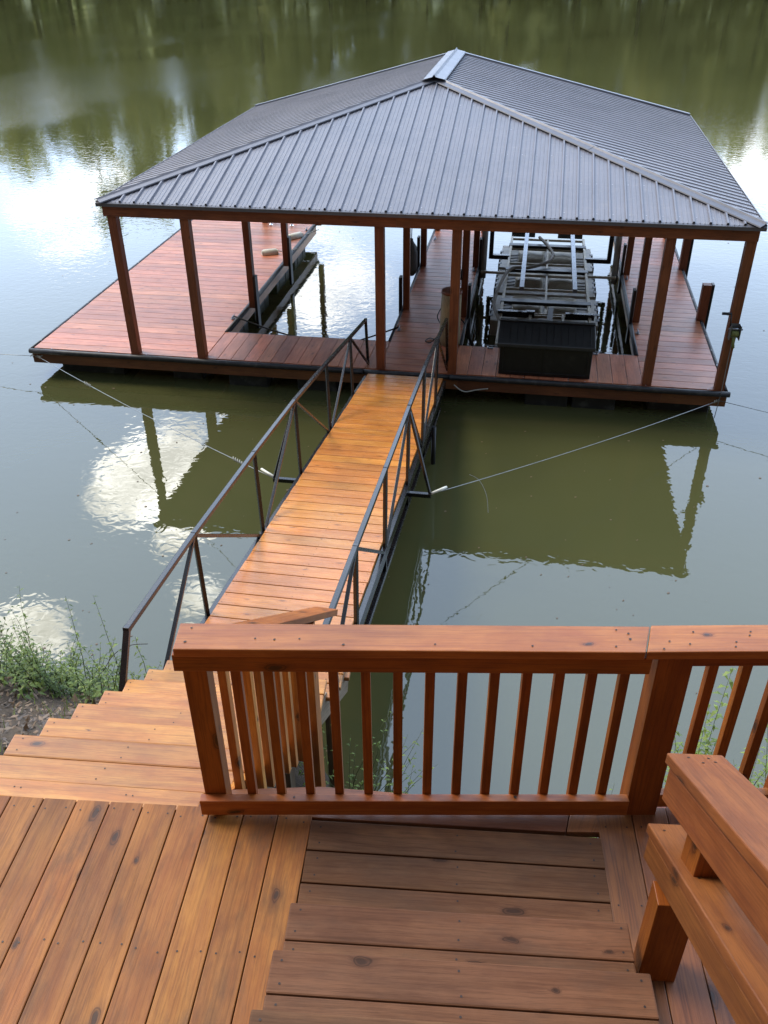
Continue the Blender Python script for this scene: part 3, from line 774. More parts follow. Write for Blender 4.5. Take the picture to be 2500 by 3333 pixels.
# ------------------------------------------------------------------ dock
DZ = .49
dock = thing('boat_dock', (-2.6, 13.2, 0), 'red boarded floating dock with two boat slips under a grey metal roof', 'boat dock')
X0, X1, X2, X3, X4, X5 = -8.34, -5.27, -2.285, -1.09, 1.905, 3.125
Y0, Y1, Y2 = 13.06, 14.22, 21.25
def field(x0, x1, y0, y1, along):
    mb = MB(); p_ = .2335
    if along == 'x':
        y = y0
        while y < y1 - .02:
            e = min(y + p_ - .007, y1)
            mb.box(x0 + rnd.uniform(-.003, .003), x1, y, e, DZ - .036, DZ); y += p_
    else:
        n_ = round((x1 - x0) / p_); w_ = (x1 - x0) / n_
        for i in range(n_): mb.box(x0 + i * w_ + .0035, x0 + (i + 1) * w_ - .0035, y0, y1 + rnd.uniform(-.003, .003), DZ - .036, DZ)
    return mb.build('decking', M['dock'], dock, bevel=.004)
field(X0, X1 - .004, Y0, Y2, 'x'); field(X1 + .004, X2 - .004, Y0, Y1, 'y'); field(X2, X3, Y0, Y2, 'x'); field(X3 + .004, X4 - .004, Y0, Y1, 'y'); field(X4, X5, Y0, Y2, 'x')
# fascia
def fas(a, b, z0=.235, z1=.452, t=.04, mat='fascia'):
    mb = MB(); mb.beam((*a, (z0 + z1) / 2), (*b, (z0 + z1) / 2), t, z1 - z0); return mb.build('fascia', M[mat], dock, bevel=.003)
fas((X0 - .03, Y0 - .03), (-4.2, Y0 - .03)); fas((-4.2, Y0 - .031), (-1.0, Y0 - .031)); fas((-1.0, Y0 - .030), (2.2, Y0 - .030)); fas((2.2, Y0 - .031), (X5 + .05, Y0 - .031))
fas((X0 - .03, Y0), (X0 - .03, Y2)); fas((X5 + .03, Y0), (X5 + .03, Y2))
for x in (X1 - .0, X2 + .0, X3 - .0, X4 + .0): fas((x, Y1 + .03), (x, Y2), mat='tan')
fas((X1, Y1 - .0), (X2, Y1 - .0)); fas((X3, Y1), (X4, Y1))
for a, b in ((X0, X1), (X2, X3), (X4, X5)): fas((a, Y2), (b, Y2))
# black rubbing edge
def rim(pts, r_=.045):
    mb = MB()
    P = []
    for a, b in zip(pts, pts[1:]):
        n_ = max(2, int((Vector(b) - Vector(a)).length / .8))
        for i in range(n_): P.append(Vector(a).lerp(Vector(b), i / n_) + Vector((0, 0, rnd.uniform(-.004, .004))))
    P.append(Vector(pts[-1])); mb.tube(P, r_, 10); mb.build('rub_rail', M['rubber'], dock)
rim([(X0 - .05, Y0 - .07, .455), (GX0 - .1, Y0 - .07, .455)]); rim([(GX0 - .1, Y0 - .05, .447), (GX1 + .1, Y0 - .05, .447)], .04); rim([(GX1 + .1, Y0 - .07, .455), (X5 + .08, Y0 - .07, .455)])
rim([(X0 - .04, Y0 - .04, .47), (X0 - .04, Y2, .47)], .028); rim([(X5 + .03, Y0, .475), (X5 + .03, Y2, .475)], .03)
rim([(X1 + .02, Y2, .475), (X1 + .02, 18, .47), (X1 + .035, 16, .48), (X1 + .02, Y1, .47)], .045)
rim([(X1, Y1, .475), (X2, Y1, .475)], .018); rim([(X3, Y1, .475), (X4, Y1, .475)], .018)
rim([(X2 - .02, Y1, .475), (X2 - .02, Y2, .475)], .03); rim([(X3 + .02, Y1, .475), (X3 + .02, Y2, .475)], .03); rim([(X4 - .02, Y1, .475), (X4 - .02, Y2, .475)], .04)
mb = MB()
x = X0 + .3
while x < X5:
    if not (GX0 - .1 < x < GX1 + .1): mb.disc((x + rnd.uniform(-.1, .1), Y0 - .03, .507), .011, mi=0, h=0)
    x += rnd.uniform(.7, 1.5)
y = Y0 + .3
while y < Y2:
    mb.disc((X5 + .015, y, .507), .010, mi=0, h=0); mb.disc((X0 - .02, y, .502), .010, mi=0, h=0); y += .62
mb.build('bolt', M['screw'], dock)
# floats
def flt(x0, x1, y0, y1):
    mb = MB(); mb.box(x0, x1, y0, y1, -.35, .205, tone=.5)
    for k in range(int((y1 - y0) / .5)): mb.box(x0 - .012, x1 + .012, y0 + .22 + k * .5, y0 + .26 + k * .5, -.2, .18, tone=.5)
    mb.build('float', M['float'], dock, bevel=.03)
for x0, x1 in ((-8.0, -6.85), (-5.95, -5.42), ):
    for y0 in (13.25, 14.9, 16.4, 18.1, 19.7): flt(x0, x1, y0, y0 + 1.05)
for y0 in (13.25, 15., 17., 19.2): flt(-2.15, -1.25, y0, y0 + 1.3); flt(2.05, 3.0, y0, y0 + 1.3)
for x0 in (-4.9, -3.7, .1, .85): flt(x0, x0 + .68, 13.12, 13.95)
# posts
def post(x, y, z0=DZ, z1=2.86, w_=.14, d_=.14, nm='post', mat='post'):
    mb = MB(); mb.beam((x, y, z0), (x, y, z1), w_, d_, up=(0, 1, 0)); return mb.build(nm, M[mat], dock, bevel=.004)
for x in (-6.49, -5.31, -2.265, -1.10, 1.955, 3.05): post(x, 13.12)
for x, ys_ in ((-5.13, (15.5, 18.0, 21.1)), (-2.24, (15.85, 18.4, 21.1)), (-1.14, (15.6, 18.5, 21.1)), (1.98, (15.8, 18.45, 21.1))):
    for y in ys_: post(x, y, w_=.12, d_=.14)
for x in (-6.49, 3.05): post(x, 21.15)
for x, ys_ in ((-5.03, (15.45, 17.95)), (-2.34, (15.8, 18.35)), (-1.04, (15.55, 18.4)), (1.87, (15.7, 18.4))):
    for y in ys_: post(x, y - .02, z0=.12, z1=1.12, w_=.05, d_=.16, nm='bumper_board', mat='black')
for x, y in ((3.15, 16.05), (3.15, 18.95)):
    post(x, y, z0=.2, z1=1.15, w_=.15, d_=.15, nm='mooring_post'); post(x + .10, y, z0=.15, z1=1.16, w_=.045, d_=.14, nm='bumper_board', mat='black')
# beams
EX0, EX1, EY0, EY1, EZ = -6.64, 3.16, 12.98, 21.6, 3.02
PX, PYF, PYB, PZ = -1.975, 17.5, 21.52, 4.20
def bm(a, b, w_=.05, h_=.19): mb = MB(); mb.beam(a, b, w_, h_); mb.build('roof_beam', M['post'], dock, bevel=.004)
bm((EX0 + .04, EY0 + .06, 2.885), (-2.0, EY0 + .06, 2.885)); bm((-2.0, EY0 + .061, 2.885), (EX1 - .04, EY0 + .061, 2.885))
bm((EX0 + .06, EY0 + .10, 2.88), (EX0 + .06, EY1 - .05, 2.88)); bm((EX1 - .06, EY0 + .10, 2.88), (EX1 - .06, EY1 - .05, 2.88)); bm((EX0 + .1, EY1 - .08, 2.88), (EX1 - .1, EY1 - .08, 2.88))
bm((EX0 + .1, 17.0, 2.88), (EX1 - .1, 17.0, 2.88))
mb = MB()
for t in [i / 12 for i in range(1, 12)]:
    x = lerp(EX0, EX1, t); yt = lerp(EY0, PYF, min((x - EX0) / (PX - EX0), (EX1 - x) / (EX1 - PX))); zt = lerp(EZ, PZ, (yt - EY0) / (PYF - EY0))
    mb.beam((x, EY0 + .12, EZ - .07), (x, yt, zt - .07), .04, .09)
for k in range(9):
    y = 13.6 + k * .95; t = min(1, (y - EY0) / (PYF - EY0)); zt = lerp(EZ, PZ, t) - .07
    mb.beam((EX0 + .1, y, EZ - .06), (lerp(EX0, PX, t), y, zt), .04, .09); mb.beam((EX1 - .1, y, EZ - .06), (lerp(EX1, PX, t), y, zt), .04, .09)
mb.build('rafter', M['raw'], dock)
# roof sheets
def ribprofile(L, p_=.229, start=0.):
    pr = [(0, 0.)]
    a = start
    while a < L:
        for o, h in ((0, 0), (.010, .030), (.032, .030), (.042, 0), (.098, 0), (.103, .005), (.115, .005), (.120, 0), (.160, 0), (.165, .005), (.177, .005), (.182, 0)):
            if 0 < a + o < L: pr.append((a + o, h))
        a += p_
    pr.append((L, 0)); return pr
def sheet(mb, a0, a1, top, nrm, screws=True, p_=.229, start=0., hs=1.):
    """a0->a1 along the eave; top(t) gives the upper end of the sheet line at eave parameter t (0..1)"""
    a0, a1 = Vector(a0), Vector(a1); L = (a1 - a0).length
    prev = None; nrm = Vector(nrm).normalized()
    for (a, h) in ribprofile(L, p_, start):
        t = a / L; e = a0.lerp(a1, t) + nrm * h * hs; tp_ = top(t) + nrm * h * hs
        b = len(mb.v); mb.v += [e, tp_]
        if prev is not None: mb.face((prev, b, b + 1, prev + 1), [(0, 0)] * 4, .5, 0)
        prev = b
    if screws:
        k = start + .07
        while k < L:
            t = k / L; e = a0.lerp(a1, t); tp_ = top(t); LL = (tp_ - e).length; s_ = .16
            while s_ < LL - .15:
                mb.disc(e.lerp(tp_, s_ / LL) + nrm * .003, .0085, mi=1, up=nrm, n=5); s_ += .86
            k += p_
e0, e1, e2, e3 = Vector((EX0, EY0, EZ)), Vector((EX1, EY0, EZ)), Vector((EX1, EY1, EZ)), Vector((EX0, EY1, EZ))
pf, pb = Vector((PX, PYF, PZ)), Vector((PX, PYB, PZ))
mb = MB()
tpk = (PX - EX0) / (EX1 - EX0)
def topf(t): return e0.lerp(pf, t / tpk) if t < tpk else pf.lerp(e1, (t - tpk) / (1 - tpk))
sheet(mb, e0, e1, topf, (e1 - e0).cross(pf - e0), start=.12)
tq = (PYF - EY0) / (EY1 - EY0)
def topr(t): return e1.lerp(pf, t / tq) if t < tq else pf.lerp(pb, (t - tq) / (1 - tq))
sheet(mb, e1, e2, topr, (e2 - e1).cross(pf - e1), start=.1, screws=False, hs=.55)
def topl(t):
    t = 1 - t
    return e0.lerp(pf, t / tq) if t < tq else pf.lerp(pb, (t - tq) / (1 - tq))
sheet(mb, e3, e0, topl, (e0 - e3).cross(pf - e3), start=.05, screws=False, hs=.5)
roof = mb.build('roof', [M['roof'], M['screw']], dock)
def flash(a, b, n1, n2, w1, w2, mat, nm, lift=.030, kink=.012):
    """folded strip along a-b lying on both neighbouring slopes"""
    a, b = Vector(a), Vector(b); d = (b - a).normalized(); mb = MB()
    s1 = d.cross(Vector(n1)).normalized(); s2 = Vector(n2).cross(d).normalized()
    if s1.z > 0: s1 = -s1
    if s2.z > 0: s2 = -s2
    prof = [(s1 * w1, Vector(n1).normalized() * (lift - .006)), (s1 * (w1 - .012), Vector(n1).normalized() * (lift + .006)), (s1 * .02, Vector(n1).normalized() * (lift + .006)), (Vector(), Vector((0, 0, lift + kink + .012))), (s2 * .02, Vector(n2).normalized() * (lift + .006)), (s2 * (w2 - .012), Vector(n2).normalized() * (lift + .006)), (s2 * w2, Vector(n2).normalized() * (lift - .006))]
    for P in (a, b):
        for s_, n_ in prof: mb.v.append(P + s_ + n_)
    m_ = len(prof)
    for i in range(m_ - 1): mb.face((i, i + 1, m_ + i + 1, m_ + i), [(0, 0)] * 4, .5)
    o = mb.build(nm, M[mat], roof)
    so_ = o.modifiers.new('thick', 'SOLIDIFY'); so_.thickness = .003; so_.offset = -1
    return o
nF = (e1 - e0).cross(pf - e0).normalized(); nR = (e2 - e1).cross(pf - e1).normalized(); nL = (e0 - e3).cross(pf - e3).normalized()
hm = e0.lerp(pf, .52)
flash(e0, pf, nL, nF, .13, .13, 'trim', 'hip_flashing'); hm = e1.lerp(pf, .46)
flash(e1, hm, nF, nR, .13, .13, 'trim', 'hip_flashing'); flash(hm - (pf - e1).normalized() * .04, pf, nF, nR, .13, .13, 'trim', 'hip_flashing', lift=.034)
flash(pf + Vector((0, -.22, .02)), pb + Vector((0, .03, .02)), nR, nL, .20, .20, 'ridge', 'ridge_cap', lift=.04, kink=.03)
mb = MB(); mb.beam(e0 + Vector((-.02, -.03, -.035)), e1 + Vector((.02, -.03, -.035)), .012, .055)
mb.beam(e0 + Vector((-.02, .02, .0)), e1 + Vector((.02, .02, .0)), .13, .006, up=nF); mb.build('eave_trim', M['trim'], roof)
mb = MB(); mb.beam(e1 + Vector((.02, 0, -.02)), e2 + Vector((.02, 0, -.02)), .012, .06); mb.build('eave_trim', M['trim'], roof); mb = MB(); mb.beam(e0 + Vector((-.02, 0, -.02)), e3 + Vector((-.02, 0, -.02)), .012, .06); mb.build('eave_trim', M['trim'], roof)
mb = MB()
mb.beam(e3 + Vector((0, .0, .03)), pb + Vector((0, .08, .03)), .13, .03, up=nL); mb.beam(e2 + Vector((0, .0, .03)), pb + Vector((0, .08, .03)), .13, .03, up=nR)
mb.build('rake_trim', M['ridge'], roof)
mb = MB(); mb.quad([e3 + Vector((.1, -.1, -.1)), e2 + Vector((-.1, -.1, -.1)), pb + Vector((0, -.02, -.08))]); mb.build('gable', M['roof'], roof)
# cleats
def cleat(x, y, along='y'):
    mb = MB(); d = Vector((0, 1, 0)) if along == 'y' else Vector((1, 0, 0)); c = Vector((x, y, DZ))
    mb.beam(c - d * .05 + Vector((0, 0, .006)), c + d * .05 + Vector((0, 0, .006)), .05, .012)
    for k in (-.03, .03): mb.tube([c + d * k, c + d * k + Vector((0, 0, .04))], .010, 6)
    mb.tube([c - d * .11 + Vector((0, 0, .050)), c + Vector((0, 0, .046)), c + d * .11 + Vector((0, 0, .050))], [.006, .012, .006], 6)
    mb.build('cleat', M['galv'], dock)
for x, y in ((X1 - .06, 14.85), (X2 + .07, 14.75), (X2 + .07, 20.3), (X4 + .07, 15.2), (X1 - .06, 20.6)): cleat(x, y)
cleat(-.55, Y1 - .05, 'x'); cleat(1.2, Y1 - .05, 'x'); cleat(X3 - .06, 18.2); cleat(X4 + .06, 18.1)
# swim ladder rails on the far end of the left float
ld = thing('swim_ladder', (-6.1, 21.15, DZ), 'chrome swim ladder hoops at the far end of the wide left float', 'ladder')
for x in (-6.30, -5.78):
    mb = MB(); mb.tube([(x, 20.95, .49), (x, 20.95, .62), (x, 21.0, .80), (x, 21.15, .86), (x, 21.30, .80), (x, 21.34, .5), (x, 21.34, -.5)], .022, 8)
    mb.disc((x, 20.95, .49), .05, n=10, mi=0, h=.006); mb.build('hoop', M['chrome'], ld)
mb = MB()
for z in (.3, .05, -.2): mb.tube([(-6.30, 21.34, z), (-5.78, 21.34, z)], .016, 8)
mb.build('rung', M['chrome'], ld)

# ------------------------------------------------------------------ storage box
bx = thing('storage_box', (.34, 13.45, DZ), 'large black dock storage box with a ribbed charcoal lid', 'storage box')
def bb(x, y, z): return (x, y, DZ + z)
mb = MB()
mb.box(-.36, 1.08, 13.13, 13.70, DZ + .01, DZ + .54); mb.build('body', M['black'], bx, bevel=.012)
mb = MB()
for x0, x1, z0, z1 in ((-.30, 1.02, .05, .075), (-.30, 1.02, .47, .49)): mb.box(x0, x1, 13.118, 13.131, DZ + z0, DZ + z1)
for x in (-.31, .34, 1.02): mb.box(x - .012, x + .012, 13.118, 13.131, DZ + .075, DZ + .47)
mb.build('panel_frame', M['black'], bx, bevel=.004)
mb = MB(); b = 0
lid = [(-.405, 13.085, .555), (1.115, 13.085, .555), (1.115, 13.74, .70), (-.405, 13.74, .70)]
lo = [(x, y, z - .065) for x, y, z in lid]
mb.v += [V(bb(*p_)) for p_ in lid] + [V(bb(*p_)) for p_ in lo]
for fidx in ((0, 1, 2, 3), (7, 6, 5, 4), (4, 5, 1, 0), (5, 6, 2, 1), (6, 7, 3, 2), (7, 4, 0, 3)): mb.face(fidx, [(0, 0)] * 4)
mb.build('lid', M['lid'], bx, bevel=.018, seg=3)
mb = MB()
for k in range(13):
    x = -.33 + k * 1.37 / 12
    mb.beam(bb(x, 13.15, .5715), bb(x, 13.62, .676), .010, .006)
mb.beam(bb(-.40, 13.70, .705), bb(1.11, 13.70, .705), .09, .025); mb.build('lid_rib', M['black'], bx, bevel=.003)

# ------------------------------------------------------------------ boat lift in the right slip
lf = thing('boat_lift', (.35, 17.8, 0), 'floating boat lift with three grey tanks and tan frame in the right slip', 'boat lift')
for k, (y0, y1) in enumerate(((15.95, 17.35), (17.5, 18.95), (19.1, 20.7))):
    mb = MB(); mb.box(-.66, 1.34, y0, y1, -.15, .30, tone=.5)
    mb.box(-.70, 1.38, y0 + .02, y1 - .02, -.22, -.13)
    tk = mb
    mb = MB()
    for x0, x1 in ((-.28, .30), (.38, .96)):
        b = len(mb.v); nseg = 8
        for i in range(nseg + 1):
            t = i / nseg; z = .315 + .03 * math.sin(math.pi * t)
            mb.v += [V(lerp(x0, x1, t), y0 + .3, z), V(lerp(x0, x1, t), y1 - .15, z + .03)]
        for i in range(nseg): mb.face((b + 2 * i, b + 2 * i + 2, b + 2 * i + 3, b + 2 * i + 1), [(0, 0)] * 4, .5, 0, True)
    top_ = mb; mb = tk
    o = top_.build('tank_top', M['frame'], lf); mo = o.modifiers.new('t', 'SOLIDIFY'); mo.thickness = .02
    for sx, xe in ((-1, -.66), (1, 1.34)):
        for i in range(4):
            mb.box(xe - .035 if sx < 0 else xe - .04, xe + .04 if sx < 0 else xe + .035, y0 + .22 + i * .28, y0 + .34 + i * .28, .12, .306, mi=1)
        for i in range(3):
            xc = xe - sx * .28
            mb.beam((xc - .12, y0 + .40 + i * .2, .303 + .002), (xc + .12, y0 + .46 + i * .2 - sx * .06, .303 + .002), .04, .014, mi=1)
    mb.build('tank', [M['tank'], M['black']], lf, bevel=.012)
def lb(a, b, w_=.05, h_=.08, m_='frame', nm='frame_bar', bev=.004):
    mb = MB(); mb.beam(a, b, w_, h_); return mb.build(nm, M[m_], lf, bevel=bev)
FZ = .47
lb((-.46, 14.35, FZ), (-.46, 20.75, FZ)); lb((1.16, 14.35, FZ), (1.16, 20.75, FZ))
lb((.08, 14.35, FZ - .01), (.08, 15.9, FZ - .01)); lb((.68, 14.35, FZ - .01), (.68, 15.9, FZ - .01))
for y in (15.9, 16.0, 17.35, 18.2, 18.95, 20.0, 20.75): lb((-.435, y, FZ - .03), (1.135, y, FZ - .03), .035, .05)
lb((.36, 16.0, FZ - .03), (.36, 20.7, FZ - .03), .04, .05)
for y, h_ in ((16.75, .16), (18.65, .16), (20.35, .16)): lb((-.50, y - .25, FZ + .02), (1.20, y - .25, FZ + .02), .17, .06, 'black', 'cross_channel')
for x0, x1, y in ((-.52, .02, 15.82), (.0, .16, 15.86), (.72, 1.24, 15.84), (-.48, .06, 20.95), (.58, 1.14, 20.95)):
    mb = MB(); mb.box(x0, x1, y - .04, y + .04, FZ - .02, FZ + .09, tone=.5)
    n_ = int((x1 - x0) / .085)
    for i in range(n_): mb.disc((x0 + .05 + i * .085, y, FZ + .09), .015, mi=1)
    mb.build('end_bracket', [M['steel'], M['white']], lf)
for x in (-.12, .87):
    lb((x, 16.35, .80), (x, 21.2, .80), .085, .07, 'galv', 'bunk')
    mb = MB()
    for i in range(6): mb.disc((x, 16.7 + i * .8, .835), .016, mi=0)
    mb.build('bunk_bolt', M['black'], lf)
    for y in (16.5, 18.4, 20.2):
        lb((x, y, FZ), (x, y, .77), .10, .05, 'black', 'bunk_bracket')
for x0, x1 in ((-.86, -.46), (1.16, 1.66)):
    xe = x0 if x0 < 0 else x1
    mb = MB(); mb.box(x0, x1, 19.2, 19.3, FZ - .03, FZ + .06)
    for i in range(10): mb.disc((x0 + .03 + i * (x1 - x0 - .06) / 9, 19.25, FZ + .06), .012, mi=1)
    mb.build('guide_arm', [M['steel'], M['white']], lf)
    mb = MB(); mb.beam((xe, 19.25, FZ - .03), (xe, 19.25, 1.95), .09, .09, up=(0, 1, 0)); mb.build('guide_post', M['steel'], lf, bevel=.004)
lb((-1.0, 18.15, FZ + .02), (-.46, 18.15, FZ + .02), .04, .05); lb((1.16, 18.15, FZ + .02), (1.75, 18.15, FZ + .02), .04, .05)
for x in (-.97, 1.74):
    mb = MB(); mb.tube([(x, 18.35, .30), (x, 18.5, 1.2), (x, 18.65, 1.9)], .065, 12); mb.build('guide_pipe', M['pvc'], lf)
mb = MB(); mb.beam((.42, 15.1, .52), (.45, 15.95, .55), .10, .12); mb.build('motor_arm', M['black'], lf, bevel=.01)
# hose lying over the lift
def spline(pts, n=8):
    P = [Vector(p_) for p_ in pts]; out_ = []
    for i in range(len(P) - 1):
        a, b, c, d = P[max(i - 1, 0)], P[i], P[i + 1], P[min(i + 2, len(P) - 1)]
        for k in range(n):
            t = k / n
            out_.append(.5 * ((2 * b) + (c - a) * t + (2 * a - 5 * b + 4 * c - d) * t * t + (-a + 3 * b - 3 * c + d) * t ** 3))
    out_.append(P[-1]); return out_
mb = MB(); mb.tube(spline([(.16, 20.35, .62), (.38, 19.7, .60), (.47, 19.1, .60), (.35, 18.65, .60), (.0, 18.3, .58), (-.38, 18.1, .60), (-.55, 17.3, .56), (-.62, 16.4, .50), (-.52, 15.7, .50), (-.34, 15.0, .45), (-.22, 14.35, .40)]), .034, 8)
mb.build('hose', M['hose'], lf)

# ------------------------------------------------------------------ small things on the dock
def cable(name, pts, r_, mat, label, cat, group=None, n=8):
    mb = MB(); mb.tube(spline(pts, n), r_, 6); o = mb.build(name, M[mat]); return tag(o, label, cat, group)
o = cable('power_cable', [(-1.0, 15.35, .55), (-.98, 15.1, .30), (-.85, 14.9, .16), (-.66, 14.8, .14), (-.5, 14.6, .35), (-.36, 14.2, .55)], .028, 'cord', 'thick black cable drooping over the water beside the storage box', 'cable')
lg = thing('wooden_piling', (-1.27, 14.25, DZ), 'short thick round old wooden piling standing on the middle walkway', 'piling')
mb = MB()
P = [(-1.27 + .004 * k, 14.30, DZ + z) for k, z in enumerate((0, .2, .45, .7, .92))]
mb.tube(P, [.185, .178, .175, .172, .168], 18); mb.build('stump', M['log'], lg)
mb = MB(); mb.tube([(-1.254, 14.30, DZ + .90), (-1.254, 14.30, DZ + .945)], [.18, .172], 18); mb.build('cap', M['post'], lg)
cable('rope_coil', [(-1.46, 14.30, .62), (-1.58, 14.2, .52), (-1.68, 14.28, .51), (-1.62, 14.42, .51), (-1.5, 14.38, .52), (-1.44, 14.5, .7), (-1.5, 14.45, .9), (-1.42, 14.4, 1.1)], .009, 'cord', 'dark rope looped round the foot of the wooden piling', 'rope')
cable('electric_wire', [(-1.21, 15.5, 2.8), (-1.24, 15.5, 2.2), (-1.26, 15.48, 1.6), (-1.22, 15.46, 1.2), (-1.27, 15.4, .9), (-1.22, 15.3, .62), (-1.1, 15.2, .53), (-1.02, 15.1, .45)], .012, 'cord', 'thin dark electric wire hanging down the slip post behind the piling', 'wire')
mb = MB(); mb.box(-1.30, -1.18, 15.42, 15.50, 1.22, 1.40); tag(mb.build('outlet_box', M['black'], bevel=.01), 'small black outlet box fixed to the post behind the piling', 'outlet box')
# fenders
fd = thing('boat_fender', (-2.42, 18.3, .9), 'grey cylindrical boat fender hanging from the middle walkway post', 'fender')
mb = MB(); zs = [(.35, .0), (.37, .06), (.43, .11), (.55, .13), (.85, .13), (.98, .11), (1.05, .06), (1.10, .035), (1.14, .03)]
mb.tube([(-2.46, 18.1, z) for z, _ in zs], [max(r_, .002) for _, r_ in zs], 14); mb.build('body', M['fender'], fd)
mb = MB(); mb.tube(spline([(-2.46, 18.1, 1.12), (-2.45, 18.15, 1.5), (-2.40, 18.28, 1.9)]), .010, 6); mb.build('rope', M['cord'], fd)
cable('mooring_rope', [(-2.40, 18.25, 1.95), (-2.5, 18.2, 1.75), (-2.5, 18.2, 1.5), (-2.40, 18.2, 1.42), (-2.30, 18.3, 1.6), (-2.22, 18.25, 1.85), (-2.12, 18.2, 1.6), (-2.16, 18.2, 1.4)], .014, 'cord', 'dark rope knotted round the walkway post above the grey fender', 'rope')
def pad(x, y, rz, L, label):
    t = thing('dock_bumper', (x, y, DZ), label, 'bumper', 'vinyl bumpers lying on the wide float')
    mb = MB(); d = Vector((math.cos(rz), math.sin(rz), 0)); s_ = Vector((-d.y, d.x, 0)); n_ = 14
    prof = [(0, -.13, .0), (.0, -.13, .02)]
    pts = []
    for i in range(9):
        a = math.pi * i / 8; pts.append((-.095 * math.cos(a), .02 + .095 * math.sin(a)))
    pts = [(-.095, .003)] + pts + [(.095, .003)]
    secs = [(-L / 2, .75), (-L / 2 + .04, .97), (0, 1.), (L / 2 - .04, .97), (L / 2, .75)]
    b = 0
    for l_, k in secs:
        for a_, z_ in pts: mb.v.append(Vector((x, y, DZ)) + d * l_ + s_ * a_ * k + Vector((0, 0, z_ * k)))
    m_ = len(pts)
    for j in range(len(secs) - 1):
        for i in range(m_):
            i2 = (i + 1) % m_; mb.face((j * m_ + i, j * m_ + i2, (j + 1) * m_ + i2, (j + 1) * m_ + i), [(0, 0)] * 4, .5, 0, True)
    mb.face(tuple(range(m_)), [(0, 0)] * m_, .5); mb.face(tuple(4 * m_ + i for i in range(m_))[::-1], [(0, 0)] * m_, .5)
    mb.build('body', M['white'], t)
    e = Vector((x, y, DZ + .06)) + d * L / 2
    mb = MB(); mb.tube(spline([e, e + d * .15 - Vector((0, 0, .04)), e + d * .32 + s_ * .05 - Vector((0, 0, .04)), e + d * .5]), .008, 6); mb.build('cord', M['rope'], t)
pad(-5.70, 18.7, R(28), .36, 'cream vinyl dock bumper lying in the middle of the boards')
pad(-5.47, 19.95, R(50), .46, 'whiter vinyl dock bumper lying against the slip edge')
# winch on the front right corner post
wn = thing('hand_winch', (3.08, 13.02, 1.45), 'small metal hand winch strapped to the front right corner post', 'winch')
mb = MB()
for dx_ in (-.07, .07): mb.box(3.07 + dx_ - .006, 3.07 + dx_ + .006, 12.93, 13.05, 1.36, 1.58)
mb.tube([(2.97, 12.97, 1.52), (3.17, 12.97, 1.52)], .016, 8); mb.tube([(2.99, 12.97, 1.42), (3.15, 12.97, 1.42)], .016, 8); mb.box(3.0, 3.14, 13.04, 13.055, 1.36, 1.58)
mb.build('bracket', M['galv'], wn)
mb = MB(); mb.tube([(3.02, 12.97, 1.45), (3.12, 12.97, 1.45)], .045, 12); mb.tube([(3.06, 12.95, 1.40), (3.07, 12.92, 1.30), (3.09, 12.96, 1.24)], .022, 7); mb.build('strap', M['yellow'], wn)
mb = MB(); mb.tube([(2.97, 13.0, 1.74), (2.84, 12.99, 1.74)], .022, 8); mb.tube([(2.97, 13.0, 1.74), (2.99, 12.98, 1.56)], .010, 6); mb.build('crank_handle', M['black'], wn)

# ------------------------------------------------------------------ cables and ropes
KR, KL = (3.06, Y0 - .06, .34), (-8.28, Y0 - .06, .36)
def guy(name, a, b, sag_, label, knots=(), group='steel guy cables mooring the dock', r_=.0048, mat='wire'):
    a, b = Vector(a), Vector(b); n_ = 18; pts = []
    for i in range(n_ + 1):
        t = i / n_; pts.append(a.lerp(b, t) - Vector((0, 0, sag_ * 4 * t * (1 - t))))
    t_ = thing(name, a, label, 'cable', group)
    mb = MB(); mb.tube(pts, r_, 6); mb.build('wire', M[mat], t_)
    for k in knots:
        mb = MB(); p_ = pts[min(n_, max(0, int(k * n_)))]; d = (b - a).normalized()
        pp = []
        for i in range(26):
            an = i * 1.15; pp.append(p_ + d * (i * .009 - .1) + Vector((0, math.cos(an), math.sin(an))) * (.018 + .006 * math.sin(i * 2.3)))
        mb.tube(pp, .0065, 5); mb.build('clamp', M['rope'], t_)
    return t_
OL, OR = (-2.80, 8.60, gz(8.6) - .08), (-.90, 8.50, gz(8.5) - .08)
guy('guy_cable', KL, OL, .06, 'pale steel cable from the left dock corner to the left side of the gangway', (.02, .30, .93))
guy('guy_cable', KR, OR, .05, 'pale steel cable from the right dock corner to the right side of the gangway', (.015,))
guy('guy_cable', KL, (-16.5, 13.6, .15), .05, 'cable running off from the left dock corner towards the left shore', (.05,), mat='wire')
guy('guy_cable', KR, (12., 8.5, .9), .1, 'thin cable running off from the right dock corner towards the right shore', ())
mb = MB(); mb.tube([(-.90, 8.50, gz(8.5) - .075), (-.80, 8.6, gz(8.5) - .07), (-.74, 8.67, gz(8.5) - .075)], .016, 8); tag(mb.build('turnbuckle', M['white']), 'white turnbuckle joining the right cable to the gangway outrigger', 'turnbuckle')
mb = MB(); mb.tube([(-2.80, 8.62, gz(8.6) - .075), (-2.92, 8.72, gz(8.6) - .085), (-3.0, 8.79, gz(8.6) - .09)], .016, 8); tag(mb.build('turnbuckle', M['white']), 'white turnbuckle joining the left cable to the gangway outrigger', 'turnbuckle')
cable('loose_wire', [(-.50, 8.95, gz(8.5) - .05), (-.38, 8.92, gz(8.5) - .10), (-.28, 8.80, gz(8.5) - .22), (-.24, 8.66, gz(8.5) - .38)], .0025, 'wire', 'loose curled wire end hanging from the right guy cable', 'wire')
cable('slip_rope', [(X1 - .05, 14.88, .53), (-4.6, 14.75, .36), (-3.9, 14.65, .25), (-3.3, 14.6, .2), (-2.8, 14.68, .33), (X2 + .06, 14.76, .54)], .014, 'cord', 'dark rope slung low across the mouth of the empty left slip', 'rope')
